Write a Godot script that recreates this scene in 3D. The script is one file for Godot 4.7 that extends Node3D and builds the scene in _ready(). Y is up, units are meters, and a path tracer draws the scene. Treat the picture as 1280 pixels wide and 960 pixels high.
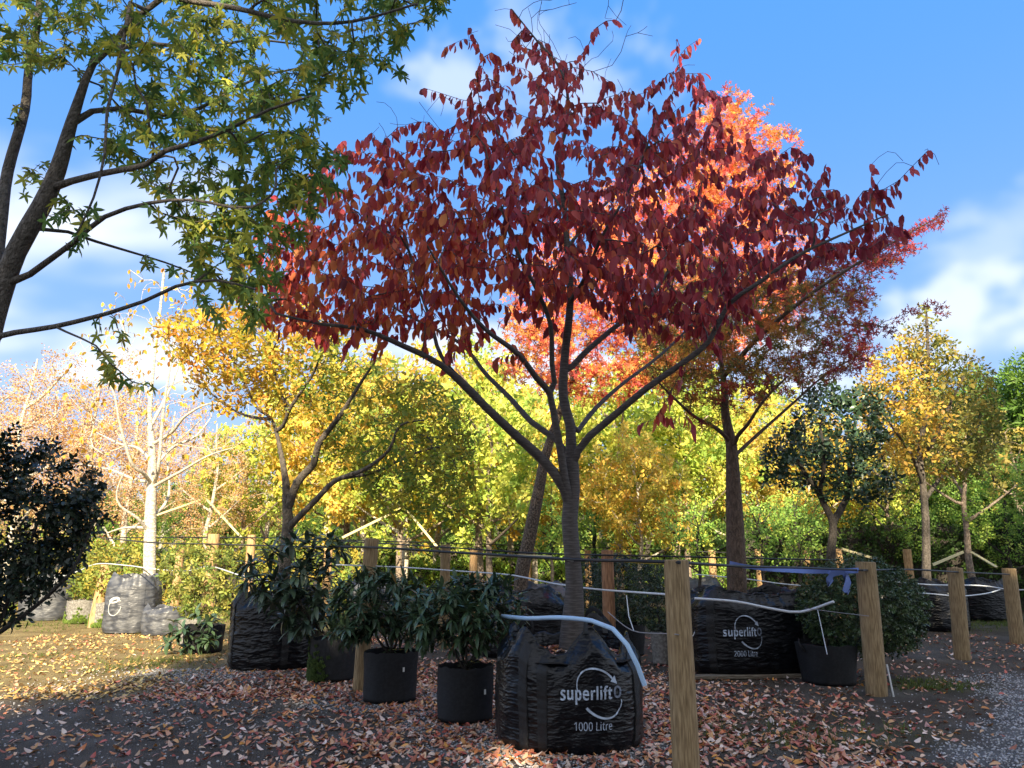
extends Node3D
# A tree nursery in autumn: trees in planter bags behind a post and wire fence, seen from the shade of a shelter belt.

const F := 922.0          # focal length in photo pixels (1280 x 960)
const PITCH := 0.2322     # camera looks up 13.3 degrees
const EYE := Vector3(0, 1.5, 0)
var rng := RandomNumberGenerator.new()
var used := {}
var M := {}

func _ready() -> void:
	rng.seed = 7
	camera_and_light()
	materials()
	build_ground()
	build_fence()
	build_hero_trees()
	build_pots()
	build_background()
	build_litter()

func camera_and_light() -> void:
	var cam := Camera3D.new()
	cam.name = "camera"
	add_child(cam)
	cam.position = EYE
	cam.rotation = Vector3(PITCH, 0, 0)
	cam.fov = 55.0
	cam.near = 0.05
	cam.far = 1200.0
	cam.current = true
	var env := Environment.new()
	env.background_mode = Environment.BG_SKY
	var sky := Sky.new()
	var sm := PanoramaSkyMaterial.new()
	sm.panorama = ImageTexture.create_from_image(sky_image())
	sky.sky_material = sm
	env.sky = sky
	env.tonemap_mode = Environment.TONE_MAPPER_LINEAR
	env.tonemap_exposure = 2.8
	env.sdfgi_enabled = true
	env.ssao_enabled = true
	env.ssil_enabled = true
	var we := WorldEnvironment.new()
	we.name = "world_environment"
	we.environment = env
	add_child(we)
	var sun := DirectionalLight3D.new()
	sun.name = "sun"
	sun.light_energy = 1.6
	sun.light_color = Color(1.0, 0.93, 0.8)
	sun.light_angular_distance = 0.5
	sun.shadow_enabled = true
	sun.rotation_degrees = Vector3(-28.0, 2.0, 0)
	add_child(sun)

func smooth(a: float, b: float, x: float) -> float:
	var t := clampf((x - a) / (b - a), 0.0, 1.0)
	return t * t * (3.0 - 2.0 * t)

func sky_image() -> Image:
	# clear autumn blue, paler towards the horizon, with broken cloud added out of view to brighten and warm the shade
	var wide := 1024
	var h := 512
	var im := Image.create(wide, h, false, Image.FORMAT_RGBF)
	var n := FastNoiseLite.new()
	n.seed = 11
	n.frequency = 0.55
	n.fractal_octaves = 5
	n.fractal_lacunarity = 2.1
	var n2 := FastNoiseLite.new()
	n2.seed = 5
	n2.frequency = 0.16
	n2.fractal_octaves = 2
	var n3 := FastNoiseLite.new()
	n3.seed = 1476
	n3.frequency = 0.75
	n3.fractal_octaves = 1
	for j in h:
		var el := PI * (0.5 - (j + 0.5) / h)
		var y := sin(el)
		var ce := cos(el)
		var up := clampf(y, 0.0, 1.0)
		var t := pow(1.0 - up, 3.6)
		var base := Color(0.040, 0.146, 0.39).lerp(Color(0.30, 0.37, 0.45), t)
		for i in wide:
			if y < -0.02:
				im.set_pixel(i, j, Color(0.2, 0.2, 0.19))
				continue
			var az := 2.0 * PI * (i + 0.5) / wide
			var d := Vector3(sin(az) * ce, y, -cos(az) * ce)
			var q := Vector2(d.x, d.z) / (up + 0.22) * 1.6
			var v := n.get_noise_3d(q.x * 0.8, q.y * 1.5, 3.0) + 0.75 * n2.get_noise_3d(q.x * 1.4 + 2.0, q.y * 1.6, 9.0)
			var w := 0.8 * n.get_noise_3d(d.x * 14.0, d.y * 22.0, d.z * 14.0) + 0.3 * n.get_noise_3d(d.x * 40.0, d.y * 60.0, d.z * 40.0)
			var low := 1.0 - smooth(0.18, 0.62, y)
			# broken cloud, its noise seed picked to leave the view mostly clear
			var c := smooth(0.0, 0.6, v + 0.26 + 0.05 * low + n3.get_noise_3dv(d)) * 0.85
			# the cumulus bank low on the right of the view, and the puff above the red crown
			c = maxf(c, cloud_blob(d, 1222, 392, 0.15, 0.07, w) * 0.62)
			c = maxf(c, cloud_blob(d, 552, 92, 0.075, 0.04, w) * 0.45)
			c = maxf(c, cloud_blob(d, 690, 90, 0.12, 0.10, w) * 0.35)
			c = maxf(c, cloud_blob(d, 1270, 290, 0.16, 0.06, w) * 0.3)
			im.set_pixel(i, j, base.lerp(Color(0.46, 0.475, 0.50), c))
	return im

func cloud_blob(d: Vector3, u: float, v: float, rx: float, ry: float, noise: float) -> float:
	var r := ray(u, v).normalized()
	var side := r.cross(Vector3.UP).normalized()
	var top := side.cross(r)
	if d.dot(r) < 0.5:
		return 0.0
	var x := d.dot(side) / rx
	var y := d.dot(top) / ry
	return smooth(0.15, 0.85, 1.0 - sqrt(x * x + y * y) * 0.75 + noise * 0.9)

func ray(u: float, v: float) -> Vector3:
	return Basis(Vector3.RIGHT, PITCH) * Vector3((u - 640.0) / F, (480.0 - v) / F, -1.0)

# a point of the place: where it lies sideways and in height was read off the photograph for the distance d in front of the camera
func P(u: float, v: float, d: float) -> Vector3:
	var r := ray(u, v)
	return EYE + r * (d / -r.z)

func G(u: float, v: float) -> Vector3:
	var r := ray(u, v)
	return EYE + r * (-EYE.y / r.y)

# ---------------------------------------------------------------- naming
func numbered(n: String) -> String:
	if not used.has(n):
		used[n] = 0
		return n
	used[n] += 1
	return "%s_%03d" % [n, used[n]]

func tag(o: Node, label: String, category: String, group := "", kind := "") -> Node:
	if label: o.set_meta("label", label)
	if category: o.set_meta("category", category)
	if group: o.set_meta("group", group)
	if kind: o.set_meta("kind", kind)
	return o

func thing(called: String, label: String, category: String, at := Vector3.ZERO, group := "") -> Node3D:
	var o := Node3D.new()
	o.name = numbered(called)
	add_child(o)
	o.position = at
	tag(o, label, category, group)
	return o

func obj(called: String, mesh: Mesh, mat: Material, parent: Node) -> MeshInstance3D:
	var o := MeshInstance3D.new()
	o.name = numbered(called) if parent == self else called
	o.mesh = mesh
	if mat: o.material_override = mat
	parent.add_child(o, true)
	return o

func copy_of(src: Node3D, at: Vector3, turn: float, scale_by: float, label: String) -> Node3D:
	var c: Node3D = src.duplicate()
	c.name = numbered(str(src.name).rstrip("_0123456789"))
	add_child(c)
	c.position = at
	c.rotation = Vector3(0, turn, 0)
	c.scale = Vector3.ONE * scale_by
	c.set_meta("label", label)
	return c

# ---------------------------------------------------------------- mesh building
class Geo:
	var v := PackedVector3Array()
	var n := PackedVector3Array()
	var c := PackedColorArray()
	var idx := PackedInt32Array()
	func tri(a: int, b: int, d: int) -> void:
		idx.append(a)
		idx.append(b)
		idx.append(d)
	func quad(a: int, b: int, d: int, e: int) -> void:
		tri(a, b, d)
		tri(a, d, e)
	# normals from the faces, faces turned to suit Godot's clockwise front
	func mesh() -> ArrayMesh:
		var own := n.size() == v.size()
		if own:
			for i in range(0, idx.size(), 3):
				var a := idx[i]
				var b := idx[i + 1]
				var d := idx[i + 2]
				var f := (v[d] - v[a]).cross(v[b] - v[a])
				if f.dot(n[a] + n[b] + n[d]) < 0.0:
					idx[i + 1] = d
					idx[i + 2] = b
		else:
			n.resize(v.size())
			n.fill(Vector3.ZERO)
			for i in range(0, idx.size(), 3):
				var a := idx[i]
				var b := idx[i + 1]
				var d := idx[i + 2]
				var f := (v[d] - v[a]).cross(v[b] - v[a])
				n[a] += f
				n[b] += f
				n[d] += f
			for i in n.size():
				n[i] = n[i].normalized()
		var arr := []
		arr.resize(Mesh.ARRAY_MAX)
		arr[Mesh.ARRAY_VERTEX] = v
		arr[Mesh.ARRAY_NORMAL] = n
		if c.size() == v.size() and c.size() > 0:
			arr[Mesh.ARRAY_COLOR] = c
		arr[Mesh.ARRAY_INDEX] = idx
		var m := ArrayMesh.new()
		m.add_surface_from_arrays(Mesh.PRIMITIVE_TRIANGLES, arr)
		return m

func tube(g: Geo, pts: PackedVector3Array, rad: PackedFloat32Array, sides: int, cap := true) -> void:
	var m := pts.size()
	if m < 2: return
	var t0 := (pts[1] - pts[0]).normalized()
	var side := t0.cross(Vector3.UP if absf(t0.y) < 0.9 else Vector3.RIGHT).normalized()
	var first := g.v.size()
	for i in m:
		var t := (pts[mini(i + 1, m - 1)] - pts[maxi(i - 1, 0)]).normalized()
		side = (side - t * side.dot(t)).normalized()
		var up := t.cross(side)
		for k in sides:
			var a := TAU * k / sides
			var o := side * cos(a) + up * sin(a)
			g.v.append(pts[i] + o * rad[i])
			g.n.append(o)
	for i in m - 1:
		for k in sides:
			var a := first + i * sides + k
			var b := first + i * sides + (k + 1) % sides
			g.quad(a, b, b + sides, a + sides)
	if cap:
		for e in [0, m - 1]:
			var t := (pts[1] - pts[0]).normalized() * -1.0 if e == 0 else (pts[m - 1] - pts[m - 2]).normalized()
			var cc := g.v.size()
			g.v.append(pts[e])
			g.n.append(t)
			for k in sides:
				g.v.append(g.v[first + e * sides + k])
				g.n.append(t)
			for k in sides:
				g.tri(cc, cc + 1 + k, cc + 1 + (k + 1) % sides)

func curve(pts: Array, step: float) -> PackedVector3Array:
	# Catmull-Rom through the points
	var out := PackedVector3Array()
	var m := pts.size()
	for i in m - 1:
		var a: Vector3 = pts[maxi(i - 1, 0)]
		var b: Vector3 = pts[i]
		var c: Vector3 = pts[i + 1]
		var d: Vector3 = pts[mini(i + 2, m - 1)]
		var k := maxi(1, int(b.distance_to(c) / step))
		for j in k:
			out.append(b.cubic_interpolate(c, a, d, float(j) / k))
	out.append(pts[m - 1])
	return out

func pipe(pts: Array, r: float, sides := 8, step := 0.08) -> ArrayMesh:
	var g := Geo.new()
	var p := curve(pts, step)
	var rr := PackedFloat32Array()
	rr.resize(p.size())
	rr.fill(r)
	tube(g, p, rr, sides)
	return g.mesh()

func add_box(g: Geo, at: Transform3D, size: Vector3, bevel := 0.006) -> void:
	# a box with chamfered long edges
	var h := size * 0.5
	var b := minf(bevel, minf(h.x, minf(h.y, h.z)) * 0.4)
	for ax in 3:
		for s in [-1.0, 1.0]:
			var nn := Vector3.ZERO
			nn[ax] = s
			var u := (ax + 1) % 3
			var w := (ax + 2) % 3
			var k := g.v.size()
			for q in [[-1, -1], [1, -1], [1, 1], [-1, 1]]:
				var p := Vector3.ZERO
				p[ax] = s * h[ax]
				p[u] = q[0] * (h[u] - b)
				p[w] = q[1] * (h[w] - b)
				g.v.append(at * p)
				g.n.append(at.basis * nn)
			g.quad(k, k + 1, k + 2, k + 3)
	for ax in 3:
		var u := (ax + 1) % 3
		var w := (ax + 2) % 3
		for su in [-1.0, 1.0]:
			for sw in [-1.0, 1.0]:
				var nn := Vector3.ZERO
				nn[u] = su * 0.7071
				nn[w] = sw * 0.7071
				var k := g.v.size()
				for e in [-1.0, 1.0]:
					var p := Vector3.ZERO
					p[ax] = e * (h[ax] - b)
					p[u] = su * h[u]
					p[w] = sw * (h[w] - b)
					g.v.append(at * p)
					p[u] = su * (h[u] - b)
					p[w] = sw * h[w]
					g.v.append(at * p)
					g.n.append(at.basis * nn)
					g.n.append(at.basis * nn)
				g.quad(k, k + 1, k + 3, k + 2)

# ---------------------------------------------------------------- leaves
func leaf_mesh(length: float, width: float, droop: float, fold: float) -> ArrayMesh:
	# an elliptical blade along +y, folded along the midrib and bent at the tip
	var g := Geo.new()
	var ts := [0.0, 0.22, 0.55, 0.82, 1.0]
	var ws := [0.03, 0.42, 0.5, 0.3, 0.0]
	for i in 5:
		var t: float = ts[i]
		var z := -droop * t * t * length
		var y := length * t
		g.v.append(Vector3(-ws[i] * width, y, z + fold * ws[i] * width))
		g.v.append(Vector3(0, y, z))
		g.v.append(Vector3(ws[i] * width, y, z + fold * ws[i] * width))
	for i in 4:
		var k := i * 3
		if i < 3:
			g.quad(k, k + 1, k + 4, k + 3)
			g.quad(k + 1, k + 2, k + 5, k + 4)
		else:
			g.tri(k, k + 1, k + 4)
			g.tri(k + 1, k + 2, k + 4)
	return g.mesh()

func star_leaf(size: float, slim: float, lobes := 5) -> ArrayMesh:
	# a palmate leaf: pointed lobes round the end of a stalk
	var g := Geo.new()
	g.v.append(Vector3(0, 0.28 * size, 0))
	var span := 2.25
	for i in lobes:
		var a := lerpf(-span, span, float(i) / (lobes - 1))
		var l := size * (0.72 - 0.22 * absf(a) / span)
		var da := span / (lobes - 1)
		var r := l * slim
		var c := Vector3(0, 0.28 * size, 0)
		g.v.append(c + Vector3(sin(a - da), cos(a - da), 0) * r + Vector3(0, 0, 0.03 * size))
		g.v.append(c + Vector3(sin(a - da * 0.42), cos(a - da * 0.42), 0) * l * 0.62)
		g.v.append(c + Vector3(sin(a), cos(a), 0) * l - Vector3(0, 0, 0.10 * size))
		g.v.append(c + Vector3(sin(a + da * 0.42), cos(a + da * 0.42), 0) * l * 0.62)
		g.v.append(c + Vector3(sin(a + da), cos(a + da), 0) * r + Vector3(0, 0, 0.03 * size))
		var k := 1 + i * 5
		g.tri(0, k, k + 1)
		g.tri(0, k + 1, k + 2)
		g.tri(0, k + 2, k + 3)
		g.tri(0, k + 3, k + 4)
	var k := g.v.size()
	g.v.append(Vector3(-0.012 * size, 0, 0))
	g.v.append(Vector3(0.012 * size, 0, 0))
	g.v.append(Vector3(0, 0.3 * size, 0.004))
	g.tri(k, k + 1, k + 2)
	return g.mesh()

func join(parts: Array) -> ArrayMesh:
	# [mesh, transform] pairs as one mesh
	var g := Geo.new()
	for p in parts:
		var a: Array = p[0].surface_get_arrays(0)
		var t: Transform3D = p[1]
		var k := g.v.size()
		var vv: PackedVector3Array = a[Mesh.ARRAY_VERTEX]
		var nn: PackedVector3Array = a[Mesh.ARRAY_NORMAL]
		for i in vv.size():
			g.v.append(t * vv[i])
			g.n.append((t.basis * nn[i]).normalized())
		for i in a[Mesh.ARRAY_INDEX]:
			g.idx.append(k + i)
	return g.mesh()

func aim(y: Vector3, roll: float, s: float, at: Vector3) -> Transform3D:
	# a frame whose y axis runs along the leaf; its z axis (the upper face) as much upward as it can, then rolled
	y = y.normalized()
	var x := y.cross(Vector3.UP)
	if x.length_squared() < 0.001: x = Vector3.RIGHT
	x = x.normalized().rotated(y, roll)
	return Transform3D(Basis(x, y, x.cross(y)).scaled(Vector3.ONE * s), at)

func rdir() -> Vector3:
	return Vector3(rng.randfn(), rng.randfn(), rng.randfn()).normalized()

func sprig(leaf: Mesh, n: int, reach: float, spread: float, droop: float, size := 1.0) -> ArrayMesh:
	# a twig end with n leaves, twig along +y
	var parts := []
	for i in n:
		var t := (i + 0.5) / n
		var a := i * 2.4 + rng.randf() * 0.8
		var o := Vector3(cos(a), 0, sin(a))
		var d := o * spread + Vector3(0, 0.5 + 0.5 * t, 0) + Vector3(0, -droop, 0)
		parts.append([leaf, aim(d, rng.randf_range(-0.9, 0.9), size * rng.randf_range(0.7, 1.15), Vector3(0, reach * t, 0) + o * reach * 0.12 * rng.randf())])
	return join(parts)

func scatter(called: String, mesh: Mesh, mat: Material, xf: Array, cols: PackedColorArray, parent: Node) -> MultiMeshInstance3D:
	var mm := MultiMesh.new()
	mm.transform_format = MultiMesh.TRANSFORM_3D
	mm.use_colors = true
	mm.mesh = mesh
	mm.instance_count = xf.size()
	for i in xf.size():
		mm.set_instance_transform(i, xf[i])
		mm.set_instance_color(i, cols[i])
	var o := MultiMeshInstance3D.new()
	o.name = numbered(called) if parent == self else called
	o.multimesh = mm
	o.material_override = mat
	parent.add_child(o, true)
	return o

func pick(pal: Array, vary := 0.2) -> Color:
	var a: Color = pal[rng.randi() % pal.size()]
	var b: Color = pal[rng.randi() % pal.size()]
	var c := a.lerp(b, rng.randf() * 0.6)
	var k := 1.0 + rng.randf_range(-vary, vary)
	return Color(c.r * k, c.g * k, c.b * k)

func dyed(mesh: ArrayMesh, c: Color) -> ArrayMesh:
	var arr := mesh.surface_get_arrays(0)
	var cc := PackedColorArray()
	cc.resize(arr[Mesh.ARRAY_VERTEX].size())
	cc.fill(c)
	arr[Mesh.ARRAY_COLOR] = cc
	var m := ArrayMesh.new()
	m.add_surface_from_arrays(Mesh.PRIMITIVE_TRIANGLES, arr)
	return m

# leaves as one mass, with the nearest n of them set apart as leaves of their own
func leafage(called: String, mesh: Mesh, mat: Material, xf: Array, cols: PackedColorArray, parent: Node, own: int, origin: Vector3) -> Node3D:
	var order := []
	if own > 0:
		for i in xf.size():
			order.append([(xf[i].origin + origin - EYE).length_squared(), i])
		order.sort_custom(func(a, b): return a[0] < b[0])
	var apart := {}
	for i in mini(own, order.size()):
		apart[order[i][1]] = true
	var xs := []
	var cs := PackedColorArray()
	for i in xf.size():
		if not apart.has(i):
			xs.append(xf[i])
			cs.append(cols[i])
	var mass := scatter(called, mesh, mat, xs, cs, parent)
	mass.set_meta("kind", "stuff")
	var made := {}
	for i in apart:
		var c: Color = cols[i]
		var key := Vector3i(int(sqrt(c.r) * 12), int(sqrt(c.g) * 12), int(sqrt(c.b) * 12))
		if not made.has(key): made[key] = dyed(mesh, c)
		var o := obj("leaf", made[key], mat, mass)
		o.transform = xf[i]
	return mass

# ---------------------------------------------------------------- trees
class Wood:
	var pos := PackedVector3Array()
	var par := PackedInt32Array()
	var low := PackedFloat32Array()
	var rad := PackedFloat32Array()
	var part := PackedInt32Array()
	var open := PackedByteArray()
	var tips := PackedInt32Array()
	func add(p: Vector3, parent: int, r: float, which: int, can_branch: bool) -> int:
		pos.append(p)
		par.append(parent)
		low.append(r)
		part.append(which)
		open.append(1 if can_branch else 0)
		return pos.size() - 1
	func dir(i: int) -> Vector3:
		var q := par[i]
		return (pos[i] - pos[q]).normalized() if q >= 0 and pos[i] != pos[q] else Vector3.UP

func limb(w: Wood, pts: Array, r0: float, r1: float, which: int, open_from := 0.0, step := 0.12) -> void:
	var c := curve(pts, step)
	var last := -1
	var from := 0
	if w.pos.size() > 0:
		var best := 1e9
		for i in w.pos.size():
			var d := w.pos[i].distance_squared_to(c[0])
			if d < best:
				best = d
				last = i
		from = 1
	for i in range(from, c.size()):
		var t := float(i) / (c.size() - 1)
		last = w.add(c[i], last, lerpf(r0, r1, t), which, t >= open_from)
	if which >= 0: w.tips.append(last)

func grow(w: Wood, tips: Array, lift: float, step := 0.16, wander := 0.05, pull := 0.35) -> void:
	# every tip is joined to the wood already there by a curved shoot, nearest tips first
	var order := []
	for p in tips:
		var best := 1e9
		for i in range(0, w.pos.size(), 3):
			best = minf(best, w.pos[i].distance_squared_to(p))
		order.append([best, p])
	order.sort_custom(func(a, b): return a[0] < b[0])
	var dirs := PackedVector3Array()
	for i in w.pos.size(): dirs.append(w.dir(i))
	for o in order:
		var p: Vector3 = o[1]
		var best := 1e9
		var at := -1
		for i in w.pos.size():
			if w.open[i] == 0: continue
			var q := p - w.pos[i]
			var d := q.length()
			if d > best: continue
			var cost := d * (1.0 + pull - pull * dirs[i].dot(q) / (d + 0.001))
			if cost < best:
				best = cost
				at = i
		if at < 0: continue
		var a := w.pos[at]
		var d := a.distance_to(p)
		if d < step * 0.7: continue
		var ctrl := a + (dirs[at] * 0.45 + (p - a).normalized() * 0.55 + Vector3(0, lift, 0)) * d * 0.5
		var k := maxi(2, int(d / step))
		var last := at
		for j in range(1, k + 1):
			var t := float(j) / k
			var q := a.lerp(ctrl, t).lerp(ctrl.lerp(p, t), t)
			if j < k: q += rdir() * wander * step * 2.0
			last = w.add(q, last, 0.0, w.part[at], true)
			dirs.append(w.dir(last))
		w.tips.append(last)

func thicken(w: Wood, tip_r: float, e := 2.55) -> void:
	var acc := PackedFloat32Array()
	acc.resize(w.pos.size())
	acc.fill(0.0)
	w.rad.resize(w.pos.size())
	for i in range(w.pos.size() - 1, -1, -1):
		var a := acc[i] if acc[i] > 0.0 else pow(tip_r, e)
		w.rad[i] = maxf(pow(a, 1.0 / e), w.low[i])
		if w.par[i] >= 0: acc[w.par[i]] += a

func wood_meshes(w: Wood, origin: Vector3, fine := 1.0) -> Dictionary:
	# one mesh for the trunk and one for each limb with its shoots
	var main := PackedInt32Array()
	main.resize(w.pos.size())
	main.fill(-1)
	for i in w.pos.size():
		var q := w.par[i]
		if q >= 0 and w.part[i] == w.part[q] and (main[q] < 0 or w.rad[i] > w.rad[main[q]]):
			main[q] = i
	var geos := {}
	for i in w.pos.size():
		var q := w.par[i]
		if q >= 0 and main[q] == i: continue
		var pts := PackedVector3Array()
		var rr := PackedFloat32Array()
		if q >= 0:
			pts.append(w.pos[q] - origin)
			rr.append(minf(w.rad[i] * 1.25, w.rad[q]))
		var k := i
		while k >= 0:
			pts.append(w.pos[k] - origin)
			rr.append(w.rad[k])
			k = main[k]
		var r := rr[0]
		var sides := 14 if r > 0.06 else 8 if r > 0.02 else 5 if r > 0.008 else 3
		if fine < 1.0: sides = 8 if r > 0.05 else 4 if r > 0.015 else 3
		if not geos.has(w.part[i]): geos[w.part[i]] = Geo.new()
		tube(geos[w.part[i]], pts, rr, sides, r > 0.02)
	var out := {}
	for k in geos: out[k] = geos[k].mesh()
	return out

func sites(w: Wood, reach: float, gap: float, thick := 0.012) -> Array:
	# [place, direction of the shoot] along the outer ends of the shoots
	var out := []
	var done := {}
	for t in w.tips:
		var k := t
		var gone := 0.0
		var left := 0.0
		while k >= 0 and w.par[k] >= 0 and gone < reach and w.rad[k] < thick and not done.has(k):
			done[k] = true
			var a := w.pos[k]
			var b := w.pos[w.par[k]]
			var l := a.distance_to(b)
			while left < l:
				out.append([a.lerp(b, left / maxf(l, 0.001)), w.dir(k)])
				left += gap * rng.randf_range(0.6, 1.4)
			left -= l
			gone += l
			k = w.par[k]
	return out

func in_outline(poly: Array, n: int, d0: float, thick: float) -> Array:
	# places in a crown: inside the outline that the crown shows from the front, as deep as it is wide there
	var pp := PackedVector2Array()
	var lo := Vector2(1e9, 1e9)
	var hi := -lo
	for i in range(0, poly.size(), 2):
		var q := Vector2(poly[i], poly[i + 1])
		pp.append(q)
		lo = lo.min(q)
		hi = hi.max(q)
	var out := []
	var big := minf(hi.x - lo.x, hi.y - lo.y) * 0.5
	while out.size() < n:
		var q := Vector2(rng.randf_range(lo.x, hi.x), rng.randf_range(lo.y, hi.y))
		if not Geometry2D.is_point_in_polygon(q, pp): continue
		var e := 1e9
		for i in pp.size():
			e = minf(e, Geometry2D.get_closest_point_to_segment(q, pp[i], pp[(i + 1) % pp.size()]).distance_to(q))
		var k := sqrt(clampf(e / big, 0.03, 1.0))
		out.append(P(q.x, q.y, d0 + thick * k * rng.randf_range(-1.0, 1.0)))
	return out

func in_ball(c: Vector3, r: Vector3, n: int, hollow := 0.0, floor_y := 0.1) -> Array:
	var out := []
	while out.size() < n:
		var d := rdir() * pow(rng.randf_range(hollow, 1.0), 0.4)
		var p := c + d * r
		if p.y > floor_y: out.append(p)
	return out

func px(list: Array, d: float) -> Array:
	# [u, v, depth offset] triples as points
	var out := []
	for i in range(0, list.size(), 3): out.append(P(list[i], list[i + 1], d + list[i + 2]))
	return out

func put_wood(w: Wood, parent: Node3D, bark: Material, fine := 1.0) -> Node3D:
	var ms := wood_meshes(w, parent.position, fine)
	var trunk: Node3D = null
	var keys := ms.keys()
	keys.sort()
	for k in keys:
		var o := obj("trunk" if k == 0 else "limb", ms[k], bark, parent)
		if k == 0: trunk = o
	return trunk

# ---------------------------------------------------------------- materials
func lin(r: float, g: float, b: float) -> Color:
	return Color(r, g, b).linear_to_srgb()

func noise_tex(freq: float, seed_no: int, a: Color, b: Color, size := 512, octaves := 5, kind := FastNoiseLite.TYPE_SIMPLEX_SMOOTH, contrast := 0.0) -> NoiseTexture2D:
	var n := FastNoiseLite.new()
	n.seed = seed_no
	n.noise_type = kind
	n.frequency = freq
	n.fractal_octaves = octaves
	var t := NoiseTexture2D.new()
	t.width = size
	t.height = size
	t.seamless = true
	t.noise = n
	var gr := Gradient.new()
	gr.set_color(0, a)
	gr.set_color(1, b)
	gr.set_offset(0, contrast)
	gr.set_offset(1, 1.0 - contrast)
	t.color_ramp = gr
	return t

func solid(c: Color, rough: float, spec := 0.5) -> StandardMaterial3D:
	var m := StandardMaterial3D.new()
	m.albedo_color = c
	m.roughness = rough
	m.metallic_specular = spec
	return m

func textured(m: StandardMaterial3D, colour: Texture2D, relief: Texture2D, scale_by: Vector3, depth: float, world := false) -> StandardMaterial3D:
	m.albedo_texture = colour
	if relief:
		m.heightmap_enabled = true
		m.heightmap_texture = relief
		m.heightmap_scale = depth
	m.uv1_triplanar = true
	m.uv1_world_triplanar = world
	m.uv1_scale = scale_by
	return m

func leafy(rough: float, back: float, spec := 0.4) -> StandardMaterial3D:
	var m := StandardMaterial3D.new()
	m.vertex_color_use_as_albedo = true
	m.roughness = rough
	m.metallic_specular = spec
	m.backlight_enabled = true
	m.backlight = Color(back, back, back)
	m.cull_mode = BaseMaterial3D.CULL_DISABLED
	return m

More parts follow.
